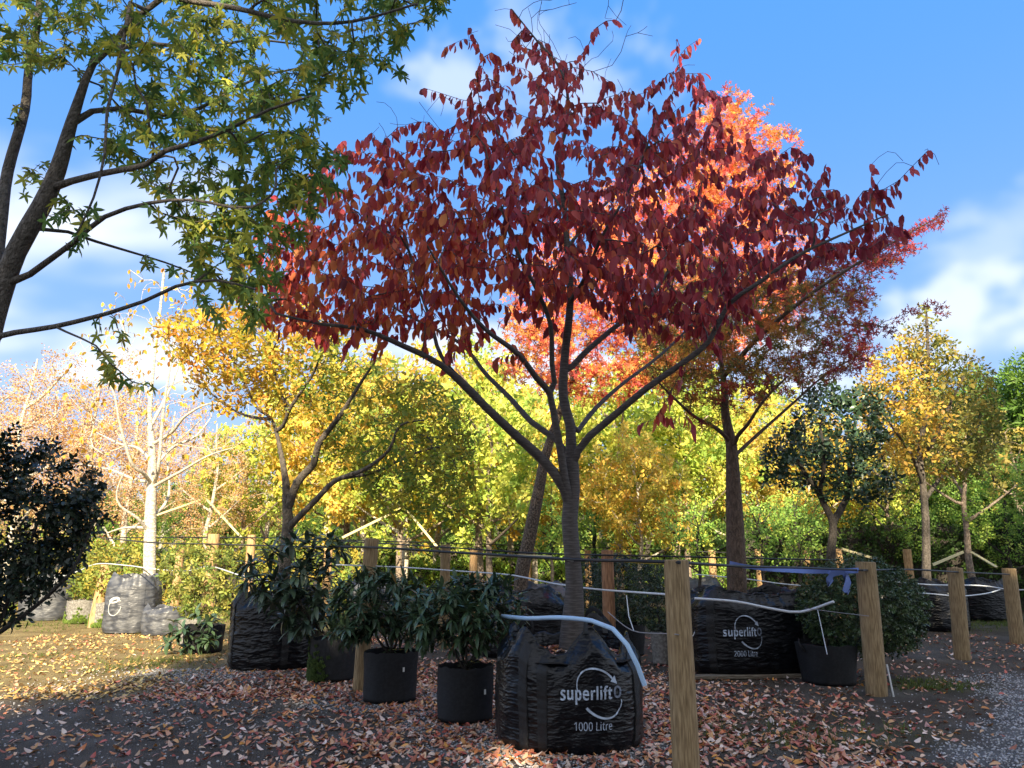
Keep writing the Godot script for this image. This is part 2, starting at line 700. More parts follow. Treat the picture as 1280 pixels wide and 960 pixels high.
func materials() -> void:
	var grey := noise_tex(0.02, 3, Color(0.6, 0.6, 0.6), Color(1, 1, 1), 512, 5, FastNoiseLite.TYPE_SIMPLEX_SMOOTH, 0.2)
	var grain := noise_tex(0.06, 8, Color(0, 0, 0), Color(1, 1, 1), 512, 4)
	var blotch := noise_tex(0.012, 21, Color(0.66, 0.65, 0.63), Color(1, 1, 1), 512, 6, FastNoiseLite.TYPE_SIMPLEX_SMOOTH, 0.2)
	var ridges := noise_tex(0.03, 14, Color(0, 0, 0), Color(1, 1, 1), 512, 4, FastNoiseLite.TYPE_SIMPLEX_SMOOTH, 0.15)
	M.grain = grain
	# bark: the red tree has smooth grey bark with bands running round it
	M.bark_banded = textured(solid(lin(0.13, 0.112, 0.105), 0.7), blotch, ridges, Vector3(1.3, 8.0, 1.3), 0.55)
	M.bark_grey = textured(solid(lin(0.15, 0.13, 0.11), 0.85), blotch, ridges, Vector3(3.0, 1.6, 3.0), 1.5)
	M.bark_brown = textured(solid(lin(0.19, 0.125, 0.085), 0.85), blotch, ridges, Vector3(4.0, 1.2, 4.0), 1.8)
	M.bark_dark = textured(solid(lin(0.075, 0.065, 0.055), 0.85), blotch, ridges, Vector3(4.0, 2.0, 4.0), 1.2)
	M.bark_pale = textured(solid(lin(0.78, 0.72, 0.60), 0.8), blotch, ridges, Vector3(2.0, 3.2, 2.0), 0.8)
	M.bark_dapple = textured(solid(lin(0.40, 0.32, 0.25), 0.85), blotch, ridges, Vector3(2.4, 1.6, 2.4), 1.4)
	M.bark_mottled = textured(solid(lin(0.20, 0.155, 0.115), 0.85), noise_tex(0.03, 77, Color(0.45, 0.42, 0.4), Color(1, 1, 1), 512, 4, FastNoiseLite.TYPE_SIMPLEX_SMOOTH, 0.3), ridges, Vector3(1.6, 1.1, 1.6), 1.4)
	# treated pine posts: long grain, greenish brown
	var wood_c := noise_tex(0.018, 31, Color(0.70, 0.66, 0.60), Color(1, 0.99, 0.96), 512, 5, FastNoiseLite.TYPE_SIMPLEX_SMOOTH, 0.2)
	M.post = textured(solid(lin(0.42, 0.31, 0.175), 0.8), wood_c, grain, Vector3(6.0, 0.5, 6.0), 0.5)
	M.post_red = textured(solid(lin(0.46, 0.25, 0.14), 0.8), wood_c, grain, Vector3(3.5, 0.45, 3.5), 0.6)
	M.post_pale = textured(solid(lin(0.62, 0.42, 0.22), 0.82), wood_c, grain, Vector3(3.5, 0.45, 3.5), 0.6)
	M.board = textured(solid(lin(0.24, 0.21, 0.17), 0.85), wood_c, grain, Vector3(0.5, 5.0, 5.0), 0.4)
	# black woven plastic of the planter bags, dusty
	var crease := noise_tex(0.014, 41, Color(0, 0, 0), Color(1, 1, 1), 512, 4, FastNoiseLite.TYPE_SIMPLEX_SMOOTH, 0.1)
	var dust := noise_tex(0.008, 43, Color(0.55, 0.57, 0.62), Color(1, 1, 1), 512, 6, FastNoiseLite.TYPE_SIMPLEX_SMOOTH, 0.25)
	M.bag = textured(solid(lin(0.007, 0.008, 0.011), 0.28, 0.42), dust, crease, Vector3(1.5, 3.6, 1.5), 0.8)
	M.bag_old = textured(solid(lin(0.125, 0.13, 0.14), 0.42, 0.5), dust, crease, Vector3(0.9, 2.2, 0.9), 0.5)
	M.strap = textured(solid(lin(0.006, 0.0065, 0.008), 0.45), dust, grain, Vector3(8, 8, 8), 0.3)
	M.fabric_pot = textured(solid(lin(0.010, 0.011, 0.014), 0.75), dust, grain, Vector3(5, 5, 5), 0.5)
	M.grey_pot = textured(solid(lin(0.30, 0.29, 0.27), 0.65), blotch, grain, Vector3(3, 3, 3), 0.5)
	M.soil = textured(solid(lin(0.055, 0.042, 0.032), 0.95), grey, grain, Vector3(6, 6, 6), 3.0)
	M.moss = textured(solid(lin(0.09, 0.15, 0.025), 0.95), grey, grain, Vector3(8, 8, 8), 2.0)
	M.print = solid(lin(0.42, 0.50, 0.62), 0.6)
	M.print_dim = solid(lin(0.15, 0.18, 0.24), 0.6)
	M.print_pale = solid(lin(0.55, 0.55, 0.53), 0.6)
	M.white_pipe = solid(lin(0.62, 0.66, 0.70), 0.4)
	M.blue_pipe = solid(lin(0.42, 0.62, 0.85), 0.35)
	M.cable = solid(lin(0.012, 0.013, 0.015), 0.5)
	M.wire = solid(lin(0.25, 0.25, 0.26), 0.45)
	M.blue_tape = solid(lin(0.16, 0.24, 0.55), 0.5)
	M.yellow_tape = solid(lin(0.62, 0.47, 0.06), 0.5)
	M.brace = solid(lin(0.62, 0.55, 0.30), 0.6)
	M.white_label = solid(lin(0.7, 0.7, 0.68), 0.5)
	# leaves
	M.leaf = leafy(0.5, 0.9)
	M.leaf_dull = leafy(0.65, 0.8, 0.3)
	M.leaf_gloss = leafy(0.34, 0.25, 0.5)
	M.leaf_dry = leafy(0.55, 0.3, 0.4)
	M.stone = StandardMaterial3D.new()
	M.stone.vertex_color_use_as_albedo = true
	M.stone.roughness = 0.9
	# ground: colours of gravel, soil and turf come with the sheet, grit and stains with the texture
	var gm := solid(Color.WHITE, 0.95, 0.3)
	gm.vertex_color_use_as_albedo = true
	textured(gm, noise_tex(0.09, 51, Color(0.6, 0.59, 0.58), Color(1, 1, 1), 1024, 4), noise_tex(0.07, 52, Color(0, 0, 0), Color(1, 1, 1), 1024, 4), Vector3(0.8, 0.8, 0.8), 3.0, true)
	gm.detail_enabled = true
	gm.detail_blend_mode = BaseMaterial3D.BLEND_MODE_MUL
	gm.detail_albedo = noise_tex(0.01, 53, Color(0.72, 0.70, 0.68), Color(1, 1, 1), 512, 6)
	gm.detail_uv_layer = BaseMaterial3D.DETAIL_UV_2
	gm.uv2_triplanar = true
	gm.uv2_world_triplanar = true
	gm.uv2_scale = Vector3(0.23, 0.23, 0.23)
	M.ground = gm

# ---------------------------------------------------------------- ground
var gn := FastNoiseLite.new()
var gn2 := FastNoiseLite.new()

func ground_y(x: float, z: float) -> float:
	if z < -27.0 or absf(x) > 17.0 or z > 1.0: return 0.0
	return 0.022 * gn.get_noise_2d(x, z) - 0.008

func road(x: float, z: float) -> float:
	# the gravel drive at the near right, its edge running away to the right
	var e := (x - 3.1) - (-z - 5.6) * 0.62 + gn2.get_noise_2d(x * 2.0, z * 2.0) * 0.9
	return smooth(0.0, 0.6, e) * (1.0 - smooth(9.5, 11.0, -z))

func grit(x: float, z: float) -> float:
	# loose grey gravel round the bags and pots
	var k := 0.0
	for q in [[0.35, -6.8, 1.1], [-3.9, -11.2, 1.3], [-1.4, -8.8, 0.9], [-0.5, -7.6, 0.7]]:
		var d := Vector2(x - q[0], z - q[1]).length()
		k = maxf(k, 1.0 - smooth(q[2] * 0.6, q[2] * 1.25, d + gn2.get_noise_2d(x * 3, z * 3) * 0.5))
	return k

func turf(x: float, z: float) -> float:
	var n := gn2.get_noise_2d(x * 1.3 + 40.0, z * 1.3)
	var k := 0.0
	k = maxf(k, 1.0 - smooth(0.5, 1.6, Vector2((x + 6.6) * 0.55, z + 11.5).length()))
	k = maxf(k, 0.8 * (1.0 - smooth(0.3, 1.1, Vector2((x - 2.6) * 0.7, z + 7.2).length())))
	k = maxf(k, 0.9 * (1.0 - smooth(0.2, 0.7, Vector2((x - 5.2) * 0.6, z + 9.6).length())))
	k = maxf(k, 0.9 * smooth(15.0, 19.0, -z))
	return clampf(k * (0.75 + 1.2 * n), 0.0, 1.0)

func build_ground() -> void:
	gn.seed = 61
	gn.frequency = 0.5
	gn.fractal_octaves = 4
	gn2.seed = 62
	gn2.frequency = 0.28
	gn2.fractal_octaves = 4
	var xs := PackedFloat32Array([-600, -200, -80, -40, -24])
	var x := -17.0
	while x < 17.0:
		xs.append(x)
		x += 0.14
	xs.append_array([24.0, 40.0, 80.0, 200.0, 600.0])
	var zs := PackedFloat32Array([500, 150, 60, 25, 10, 4])
	var z := 1.0
	while z > -27.0:
		zs.append(z)
		z -= 0.14
	zs.append_array([-32.0, -40.0, -60.0, -100.0, -200.0, -600.0])
	var g := Geo.new()
	for zz in zs:
		for xx in xs:
			g.v.append(Vector3(xx, ground_y(xx, zz), zz))
			var s := Color(0.25, 0.20, 0.155).lerp(Color(0.27, 0.25, 0.225), smooth(-0.3, 0.4, gn2.get_noise_2d(xx, zz)))
			if xx < 0.5 and zz > -9.0: s = s.lerp(Color(0.29, 0.275, 0.26), 0.6)
			s = s.lerp(Color(0.36, 0.36, 0.37), maxf(road(xx, zz), grit(xx, zz) * 0.9))
			s = s.lerp(Color(0.20, 0.21, 0.08), turf(xx, zz) * 0.8)
			if zz < -22.0: s = s.lerp(Color(0.45, 0.36, 0.24), 0.5 + 0.5 * gn2.get_noise_2d(xx * 0.5, zz * 0.5))
			else: s = s.lerp(Color(0.72, 0.57, 0.26), 0.85 * smooth(-3.6, -5.4, xx + gn2.get_noise_2d(xx * 3.0, zz * 3.0)) * smooth(8.0, 10.0, -zz))  # straw-coloured ground on the left, painted brighter where the sun patch falls
			g.c.append(s)
	var w := xs.size()
	for j in zs.size() - 1:
		for i in w - 1:
			g.quad(j * w + i, j * w + i + 1, (j + 1) * w + i + 1, (j + 1) * w + i)
	var o := obj("ground", g.mesh(), M.ground, self)
	tag(o, "bare nursery ground of soil, fine gravel and thin turf", "ground", "", "structure")

# ---------------------------------------------------------------- fence
func post_mesh(r: float, h: float, seed_no: int) -> ArrayMesh:
	var n := FastNoiseLite.new()
	n.seed = seed_no
	n.frequency = 1.6
	var g := Geo.new()
	var rows := 16
	var sides := 28
	for j in rows + 3:
		var t := minf(float(j) / rows, 1.0)
		var y := h * t
		var k := 1.0
		if j == rows: y = h - 0.008
		if j == rows + 1:
			y = h
			k = 0.93
		if j == rows + 2:
			y = h + 0.002
			k = 0.0
		for i in sides:
			var a := TAU * i / sides
			var rr := r * (1.03 - 0.05 * t) * (1.0 + 0.05 * n.get_noise_3d(cos(a) * 1.2, y * 0.5, sin(a) * 1.2) + 0.012 * n.get_noise_3d(cos(a) * 9.0, y * 1.0, sin(a) * 9.0))
			g.v.append(Vector3(cos(a) * rr * k, y, sin(a) * rr * k))
	for j in rows + 2:
		for i in sides:
			var a := j * sides + i
			var b := j * sides + (i + 1) % sides
			g.quad(a, a + sides, b + sides, b)
	return g.mesh()

func post(at: Vector3, r: float, h: float, mat: Material, label: String, lean := Vector2.ZERO) -> Node3D:
	var o := obj("fence_post", post_mesh(r, h + 0.05, int(at.x * 91.0 + at.z * 37.0)), mat, self)
	o.position = Vector3(at.x, -0.05, at.z)
	o.rotation = Vector3(lean.y, rng.randf() * 0.01, lean.x)
	tag(o, label, "post", "round timber fence posts")
	return o

func line(called: String, pts: Array, r: float, mat: Material, label: String, category: String, group := "") -> Node3D:
	var o := obj(called, pipe(pts, r, 8, 0.12), mat, self)
	tag(o, label, category, group)
	return o

func band(pts: Array, width: float) -> ArrayMesh:
	# a flat strap with thickness, hanging on edge, gently twisted
	var g := Geo.new()
	var p := curve(pts, 0.06)
	var m := p.size()
	for i in m:
		var t := (p[mini(i + 1, m - 1)] - p[maxi(i - 1, 0)]).normalized()
		var up := (Vector3.UP - t * Vector3.UP.dot(t)).normalized().rotated(t, 0.5 * sin(i * 0.35))
		var out := t.cross(up) * 0.0015
		var wv := up * width * 0.5
		for q in [p[i] + wv + out, p[i] - wv + out, p[i] - wv - out, p[i] + wv - out]: g.v.append(q)
	for i in m - 1:
		for k in 4:
			g.quad(i * 4 + k, i * 4 + (k + 1) % 4, i * 4 + 4 + (k + 1) % 4, i * 4 + 4 + k)
	return g.mesh()

func ring(c: Vector3, r: float) -> Array:
	var out := []
	for i in 25: out.append(c + Vector3(sin(TAU * i / 24) * r, 0.004 * sin(i * 1.0), cos(TAU * i / 24) * r))
	return out

func build_fence() -> void:
	var a := P(848, 760, 5.7)
	post(a, 0.094, 1.49, M.post, "thick round timber post nearest the camera, beside the lettered bag", Vector2(0.0, 0.0))
	var b := G(1096, 868)
	post(b, 0.112, 1.46, M.post, "leaning timber post in front of the clipped box bush", Vector2(-0.02, 0.0))
	var c := G(1203, 824)
	post(c, 0.112, 1.36, M.post, "timber post on bare soil, next one along from the box bush", Vector2(-0.05, 0.0))
	var d := G(1272, 803)
	post(d, 0.12, 1.32, M.post, "timber post at the right edge of the picture", Vector2(-0.03, 0.0))
	var e := G(450, 862)
	post(e, 0.088, 1.74, M.post, "slim timber post behind the two fabric pots of rhododendron", Vector2(-0.035, 0.0))
	var f := P(555, 780, 13.4)
	post(f, 0.088, 1.74, M.post, "timber post in mid distance above the rhododendron tops", Vector2.ZERO)
	var h := P(762, 790, 11.6)
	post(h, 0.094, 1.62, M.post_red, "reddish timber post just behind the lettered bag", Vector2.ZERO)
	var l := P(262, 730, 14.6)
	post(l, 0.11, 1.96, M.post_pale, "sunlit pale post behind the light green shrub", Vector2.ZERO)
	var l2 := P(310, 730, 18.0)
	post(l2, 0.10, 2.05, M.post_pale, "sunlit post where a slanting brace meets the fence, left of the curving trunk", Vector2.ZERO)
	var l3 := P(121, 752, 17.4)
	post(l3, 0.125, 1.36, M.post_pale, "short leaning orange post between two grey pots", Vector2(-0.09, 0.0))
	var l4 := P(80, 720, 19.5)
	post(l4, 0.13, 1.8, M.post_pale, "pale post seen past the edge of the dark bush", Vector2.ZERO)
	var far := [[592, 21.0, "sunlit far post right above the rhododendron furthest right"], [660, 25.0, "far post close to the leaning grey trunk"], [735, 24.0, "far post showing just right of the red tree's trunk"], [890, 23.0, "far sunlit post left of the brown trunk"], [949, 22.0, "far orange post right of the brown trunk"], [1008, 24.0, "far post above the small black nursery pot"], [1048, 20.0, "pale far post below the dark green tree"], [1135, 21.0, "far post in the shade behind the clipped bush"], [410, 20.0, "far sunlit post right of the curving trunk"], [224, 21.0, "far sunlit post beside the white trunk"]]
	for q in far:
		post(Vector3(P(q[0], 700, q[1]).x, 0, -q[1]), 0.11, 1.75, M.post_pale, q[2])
	# lines strung from post to post
	var at := P(84, 668, 19.3)
	var trunk := P(712, 699, 6.74)
	line("support_cable", [P(-40, 660, 20), at, P(187, 678, 14.6), P(262, 680, 14.45), P(362, 683, 11.2), P(458, 684, 9.16), P(560, 690, 8.2), trunk, P(790, 701, 5.95), P(850, 703, 5.598)], 0.013, M.cable, "thick black cable running from the front post past the red tree's trunk", "cable", "cables strung along the fence")
	line("support_cable", [P(848, 703, 5.598), P(930, 708, 7.2), P(1010, 710, 8.2), P(1078, 713, 8.8)], 0.012, M.cable, "black cable from the front post to the post before the box bush", "cable", "cables strung along the fence")
	line("support_cable", [P(1078, 713, 8.7), P(1140, 712, 10.4), P(1196, 715, 11.8), P(1262, 718, 14.15)], 0.012, M.cable, "black cable between the three posts on the right", "cable", "cables strung along the fence")
	line("support_cable", [P(420, 676, 16.5), P(555, 684, 13.28), P(660, 691, 12.4), P(762, 694, 11.5), P(900, 697, 11.7), P(1046, 700, 12.5)], 0.012, M.cable, "thin black cable of the second fence line behind the red tree", "cable", "cables strung along the fence")
	line("support_cable", [P(150, 672, 20.5), P(312, 672, 17.9), P(460, 676, 17), P(592, 680, 20.8), P(735, 684, 23.8), P(890, 690, 22.8), P(1010, 694, 23.8)], 0.013, M.cable, "far black cable of the third fence line", "cable", "cables strung along the fence")
	line("irrigation_pipe", [P(420, 706, 9.3), P(500, 709, 9.2), P(560, 713, 9.1), P(590, 715, 9.0), P(640, 719, 8.7), P(690, 729, 8.1), P(740, 736, 7.2), P(790, 740, 6.3), P(835, 743, 5.72)], 0.008, M.white_pipe, "white irrigation pipe ending at the front post", "pipe", "white irrigation pipes")
	line("irrigation_pipe", [P(20, 712, 19.4), P(60, 722, 18.2), P(92, 716, 17.8), P(121, 705, 17.2), P(160, 707, 16), P(190, 711, 15.0), P(232, 714, 14.5), P(262, 708, 14.4), P(300, 719, 12.3), P(335, 726, 11.6)], 0.011, M.white_pipe, "white irrigation pipe looped over the sunlit bags on the left", "pipe", "white irrigation pipes")
	line("irrigation_pipe", [P(870, 718, 11.5), P(935, 724, 12.5), P(980, 730, 13.0), P(1040, 735, 13.5)], 0.009, M.white_pipe, "thin white pipe passing behind the brown trunk", "pipe", "white irrigation pipes")
	line("irrigation_pipe", [P(1108, 726, 13.8), P(1165, 731, 14.6), P(1226, 732, 15.4), P(1262, 737, 15.0), P(1290, 737, 14.6)], 0.012, M.white_pipe, "upper white pipe over the black bags on the right", "pipe", "white irrigation pipes")
	line("irrigation_pipe", [P(1120, 739, 13.7), P(1160, 742, 14.0), P(1200, 745, 14.3), P(1232, 742, 14.9), P(1250, 737, 15.2)], 0.012, M.white_pipe, "lower white pipe over the black bags on the right", "pipe", "white irrigation pipes")
	line("fence_wire", [P(760, 765, 6.7), P(790, 788, 6.2), P(830, 792, 5.75), P(846, 793, 5.6)], 0.004, M.wire, "thin wire from the lettered bag to the front post", "wire", "fence wires")
	line("fence_wire", [P(846, 793, 5.6), P(864, 796, 5.7), P(868, 790, 6.4)], 0.004, M.wire, "short wire end behind the front post", "wire", "fence wires")
	line("fence_wire", [P(1006, 760, 9.7), P(1050, 766, 9.0), P(1086, 770, 8.72)], 0.004, M.wire, "thin wire from the box bush to the leaning post", "wire", "fence wires")
	# the cut length of thick hose that lies over the bag in front
	line("hose_end", [P(628, 770, 7.5), P(660, 773, 6.95), P(700, 772, 6.58), P(740, 776, 6.3), P(766, 786, 6.12), P(784, 806, 6.0), P(797, 832, 5.97), P(806, 857, 5.96)], 0.019, M.blue_pipe, "pale blue hose arching over the lettered bag and drooping at its end", "hose")
	line("hose_end", [P(868, 748, 10.0), P(920, 752, 9.85), P(960, 760, 9.8), P(1000, 765, 9.7), P(1042, 752, 9.3)], 0.016, M.white_pipe, "pale hose lying across the wide bag with its end in the air", "hose")
	line("hanging_wire", [P(783, 744, 6.5), P(786, 770, 6.46), P(792, 788, 6.3)], 0.004, M.white_pipe, "white string hanging from the pipe near the front post", "string", "hanging strings")
	line("hanging_wire", [P(1022, 762, 9.45), P(1028, 790, 9.3), P(1034, 818, 9.06)], 0.005, M.white_pipe, "white string hanging down to the box bush pot", "string", "hanging strings")
	# straps and tags
	var tp := obj("blue_strap", band([P(912, 704, 10.15), P(940, 709, 9.9), P(990, 713, 9.5), P(1040, 714, 9.05), P(1073, 713, 8.72)], 0.06), M.blue_tape, self)
	tag(tp, "faded blue strap from the brown trunk to the leaning post", "strap")
	var kn := obj("blue_strap", band([P(1036, 714, 9.0), P(1040, 724, 8.95), P(1034, 730, 8.93), P(1040, 718, 8.92), P(1056, 716, 8.9), P(1060, 728, 8.9), P(1057, 738, 8.9), P(1061, 741, 8.9)], 0.07), M.blue_tape, self)
	tag(kn, "knotted end of blue strap hanging beside the leaning post", "strap")
	var y1 := obj("yellow_tape", band([P(770, 700, 11.45), P(795, 702, 11.4), P(822, 703, 11.35), P(836, 702, 11.3)], 0.05), M.yellow_tape, self)
	tag(y1, "strip of yellow tape tied along the cable left of the front post", "tape")
	var y2 := obj("yellow_tape", band([P(610, 695, 13.0), P(650, 695, 12.8), P(690, 696, 12.6)], 0.05), M.brace, self)
	tag(y2, "pale yellow tape crossing the leaning grey trunk", "tape")
	var tie := obj("trunk_tie", band(ring(P(716, 700, 6.85), 0.098), 0.016), M.white_label, self)
	tag(tie, "small white tie holding the black cable to the red tree's trunk", "tie")
	var st := obj("stake", pipe([G(1117, 871), G(1117, 871) + Vector3(-0.035, 0.34, 0.0)], 0.009, 6), M.white_label, self)
	tag(st, "thin white stake stuck in the soil beside the leaning post", "stake")

# ---------------------------------------------------------------- the trees in front
func leaf_sets(w: Wood, origin: Vector3, pal: Array, reach: float, gap: float, out_w: float, down: float, smin: float, smax: float, bunch := 1, thick := 0.012) -> Array:
	var xf := []
	var cols := PackedColorArray()
	for s in sites(w, reach, gap, thick):
		for b in bunch:
			var d: Vector3 = s[1] * out_w + rdir() * 0.75 + Vector3(0, -down, 0)
			xf.append(aim(d, rng.randf_range(-1.2, 1.2), rng.randf_range(smin, smax), s[0] - origin))
			cols.append(pick(pal, 0.3))
	return [xf, cols]

func build_hero_trees() -> void:
	red_tree()
	star_leaf_tree()
	yellow_tree()
	brown_trunk_tree()
	coral_tree()
	dark_tree()
	right_yellow_tree()
	white_trunk_tree()

func red_tree() -> void:
	var D := 6.85
	var o := thing("red_leaved_tree", "wide crimson tree with dark forked trunk growing out of the round lettered bag", "tree", Vector3(P(714, 800, D).x, 0.66, -D))
	var w := Wood.new()
	limb(w, px([714, 822, 0, 716, 780, 0, 718, 735, 0, 715, 690, 0, 712, 650, 0, 715, 615, 0, 714, 585, 0, 714, 559, 0, 713, 532, 0, 704, 497, 0.05, 706, 446, 0.1, 711, 401, 0.1, 713, 360, 0.1, 709, 309, 0.1, 706, 261, 0.05, 697, 203, 0, 709, 155, 0, 709, 113, -0.1, 696, 79, -0.1, 672, 52, -0.1, 640, 12, -0.1], D), 0.115, 0.006, 0, 0.3)
	# the trunk thins quickly above the fork
	for i in w.low.size():
		var y := w.pos[i].y
		w.low[i] = lerpf(0.115, 0.074, smooth(0.7, 1.4, y)) if y < 2.35 else lerpf(0.052, 0.005, clampf((y - 2.35) / 5.0, 0, 1))
	limb(w, px([713, 640, 0, 706, 612, -0.06, 692, 590, -0.12, 672, 568, -0.2, 650, 549, -0.3, 620, 521, -0.5, 592, 494, -0.6, 551, 456, -0.8, 503, 432, -0.9, 451, 411, -1.0, 400, 405, -1.0, 345, 392, -1.0], D), 0.050, 0.007, 1, 0.35)
	limb(w, px([620, 521, -0.5, 590, 488, -0.2, 560, 458, 0.0, 546, 432, 0.1, 540, 405, 0.2, 524, 360, 0.3, 505, 290, 0.4], D), 0.03, 0.008, 1, 0.3)
	limb(w, px([714, 590, 0, 708, 567, 0.04, 695, 549, 0.1, 665, 528, 0.2, 637, 497, 0.5, 606, 466, 0.8, 579, 432, 1.0, 537, 408, 1.2, 503, 391, 1.4, 469, 370, 1.6, 400, 340, 1.8], D), 0.034, 0.006, 2, 0.4)
	limb(w, px([713, 632, 0, 706, 600, -0.1, 701, 566, -0.14, 692, 515, -0.25, 687, 491, -0.3, 671, 473, -0.5, 647, 442, -0.9, 606, 411, -1.3, 572, 370, -1.7, 530, 300, -2.0], D), 0.044, 0.006, 3, 0.35)
	limb(w, px([688, 493, -0.3, 693, 478, -0.3, 690, 455, -0.4, 688, 405, -0.6, 670, 360, -0.8, 640, 300, -1.0, 610, 200, -1.0], D), 0.026, 0.007, 3, 0.4)
	limb(w, px([714, 590, 0, 722, 564, -0.05, 737, 545, -0.1, 761, 525, -0.2, 806, 487, -0.4, 840, 463, -0.5, 886, 427, -0.6, 909, 382, -0.7, 946, 355, -0.8, 1000, 318, -0.9, 1060, 290, -0.9, 1110, 268, -0.9], D), 0.038, 0.006, 4, 0.35)
	limb(w, px([718, 545, 0, 744, 511, 0.4, 778, 480, 0.8, 830, 440, 1.3, 880, 390, 1.6, 930, 340, 1.8], D), 0.026, 0.007, 5, 0.35)
	limb(w, px([705, 470, 0.08, 730, 442, 0.2, 761, 415, 0.4, 812, 372, 0.6, 850, 310, 0.9, 880, 220, 1.0], D), 0.032, 0.007, 6, 0.3)
	limb(w, px([711, 380, 0.1, 735, 340, -0.3, 750, 300, -0.7, 790, 230, -1.0, 820, 150, -1.2], D), 0.022, 0.006, 7, 0.3)
	limb(w, px([709, 309, 0.1, 744, 268, 0.3, 785, 223, 0.5, 825, 150, 0.6, 850, 95, 0.6], D), 0.018, 0.005, 8, 0.3)
	limb(w, px([708, 270, 0.05, 680, 230, 0.2, 640, 190, 0.4, 600, 130, 0.4], D), 0.014, 0.005, 9, 0.3)
	var crown := [285, 372, 300, 315, 335, 250, 395, 200, 440, 165, 500, 150, 560, 150, 590, 95, 620, 55, 680, 40, 740, 90, 800, 110, 850, 75, 890, 95, 925, 130, 950, 185, 1000, 180, 1060, 218, 1120, 235, 1148, 262, 1130, 300, 1060, 320, 985, 345, 935, 400, 870, 430, 800, 420, 740, 385, 690, 410, 640, 400, 590, 435, 520, 425, 450, 432, 390, 424, 330, 408]
	var tips := in_outline(crown, 1700, D, 2.3)
	tips.append_array(in_outline([320, 390, 340, 300, 460, 250, 620, 260, 760, 250, 900, 260, 1000, 250, 980, 330, 880, 400, 780, 400, 700, 380, 560, 400, 420, 410], 420, D, 2.2))
	for q in [[800, 530, -0.6], [815, 540, -0.5], [835, 532, -0.5], [850, 520, -0.4], [825, 515, -0.5], [870, 535, -0.3], [640, 12, 0], [585, 35, 0.1], [555, 60, 0.1], [530, 110, 0.2], [745, 35, 0], [770, 25, 0], [745, 60, 0.2], [1160, 188, -0.7], [1090, 205, -0.7], [845, 50, 0.4], [875, 48, 0.4], [470, 440, -0.8], [500, 445, -0.9], [560, 440, -0.5], [430, 435, -1.0], [900, 440, -0.5], [960, 420, -0.6], [640, 430, -0.8], [620, 448, -0.9]]:
		tips.append(P(q[0], q[1], D + q[2]))
	grow(w, tips, 0.12, 0.17, 0.06)
	thicken(w, 0.0028)
	var pal := [Color(0.48, 0.05, 0.055), Color(0.56, 0.085, 0.06), Color(0.32, 0.035, 0.055), Color(0.62, 0.15, 0.06), Color(0.42, 0.045, 0.065), Color(0.52, 0.10, 0.12), Color(0.20, 0.035, 0.05)]
	var fire := [Color(0.66, 0.17, 0.06), Color(0.60, 0.10, 0.06), Color(0.68, 0.26, 0.08), Color(0.50, 0.06, 0.06)]
	var plum := [Color(0.30, 0.035, 0.06), Color(0.38, 0.05, 0.07), Color(0.20, 0.03, 0.05), Color(0.46, 0.07, 0.08)]
	var set_ := leaf_sets(w, o.position, pal, 0.5, 0.043, 0.35, 1.3, 0.65, 1.2, 1, 0.009)
	# sprays differ: fiery low on the left, plum coloured on the right, as the leaves turn
	for i in set_[0].size():
		var q: Vector3 = set_[0][i].origin + o.position
		var k := gn.get_noise_3d(q.x * 2.2, q.y * 2.2, q.z * 2.2)
		if q.x < -0.3 + k * 2.0 and q.y < 4.9 + k and rng.randf() < 0.7: set_[1][i] = pick(fire, 0.3)
		elif q.x > 1.6 + k * 2.0 and rng.randf() < 0.7: set_[1][i] = pick(plum, 0.3)
	# bare twigs that have dropped their leaves stand out above
	var bare := in_outline([560, 60, 640, -30, 760, -30, 850, 20, 880, 80, 800, 120, 700, 90], 60, D, 1.0)
	bare.append_array(in_outline([440, 160, 480, 110, 560, 110, 560, 160], 14, D, 1.0))
	bare.append_array(in_outline([1060, 225, 1100, 190, 1170, 180, 1180, 230, 1130, 250], 12, D - 0.7, 0.4))
	grow(w, bare, 0.1, 0.12, 0.03)
	thicken(w, 0.0026)
	put_wood(w, o, M.bark_banded)
	print("red leaves ", set_[0].size())
	leafage("crown", leaf_mesh(0.12, 0.056, 0.25, 0.35), M.leaf, set_[0], set_[1], o, 300, o.position)

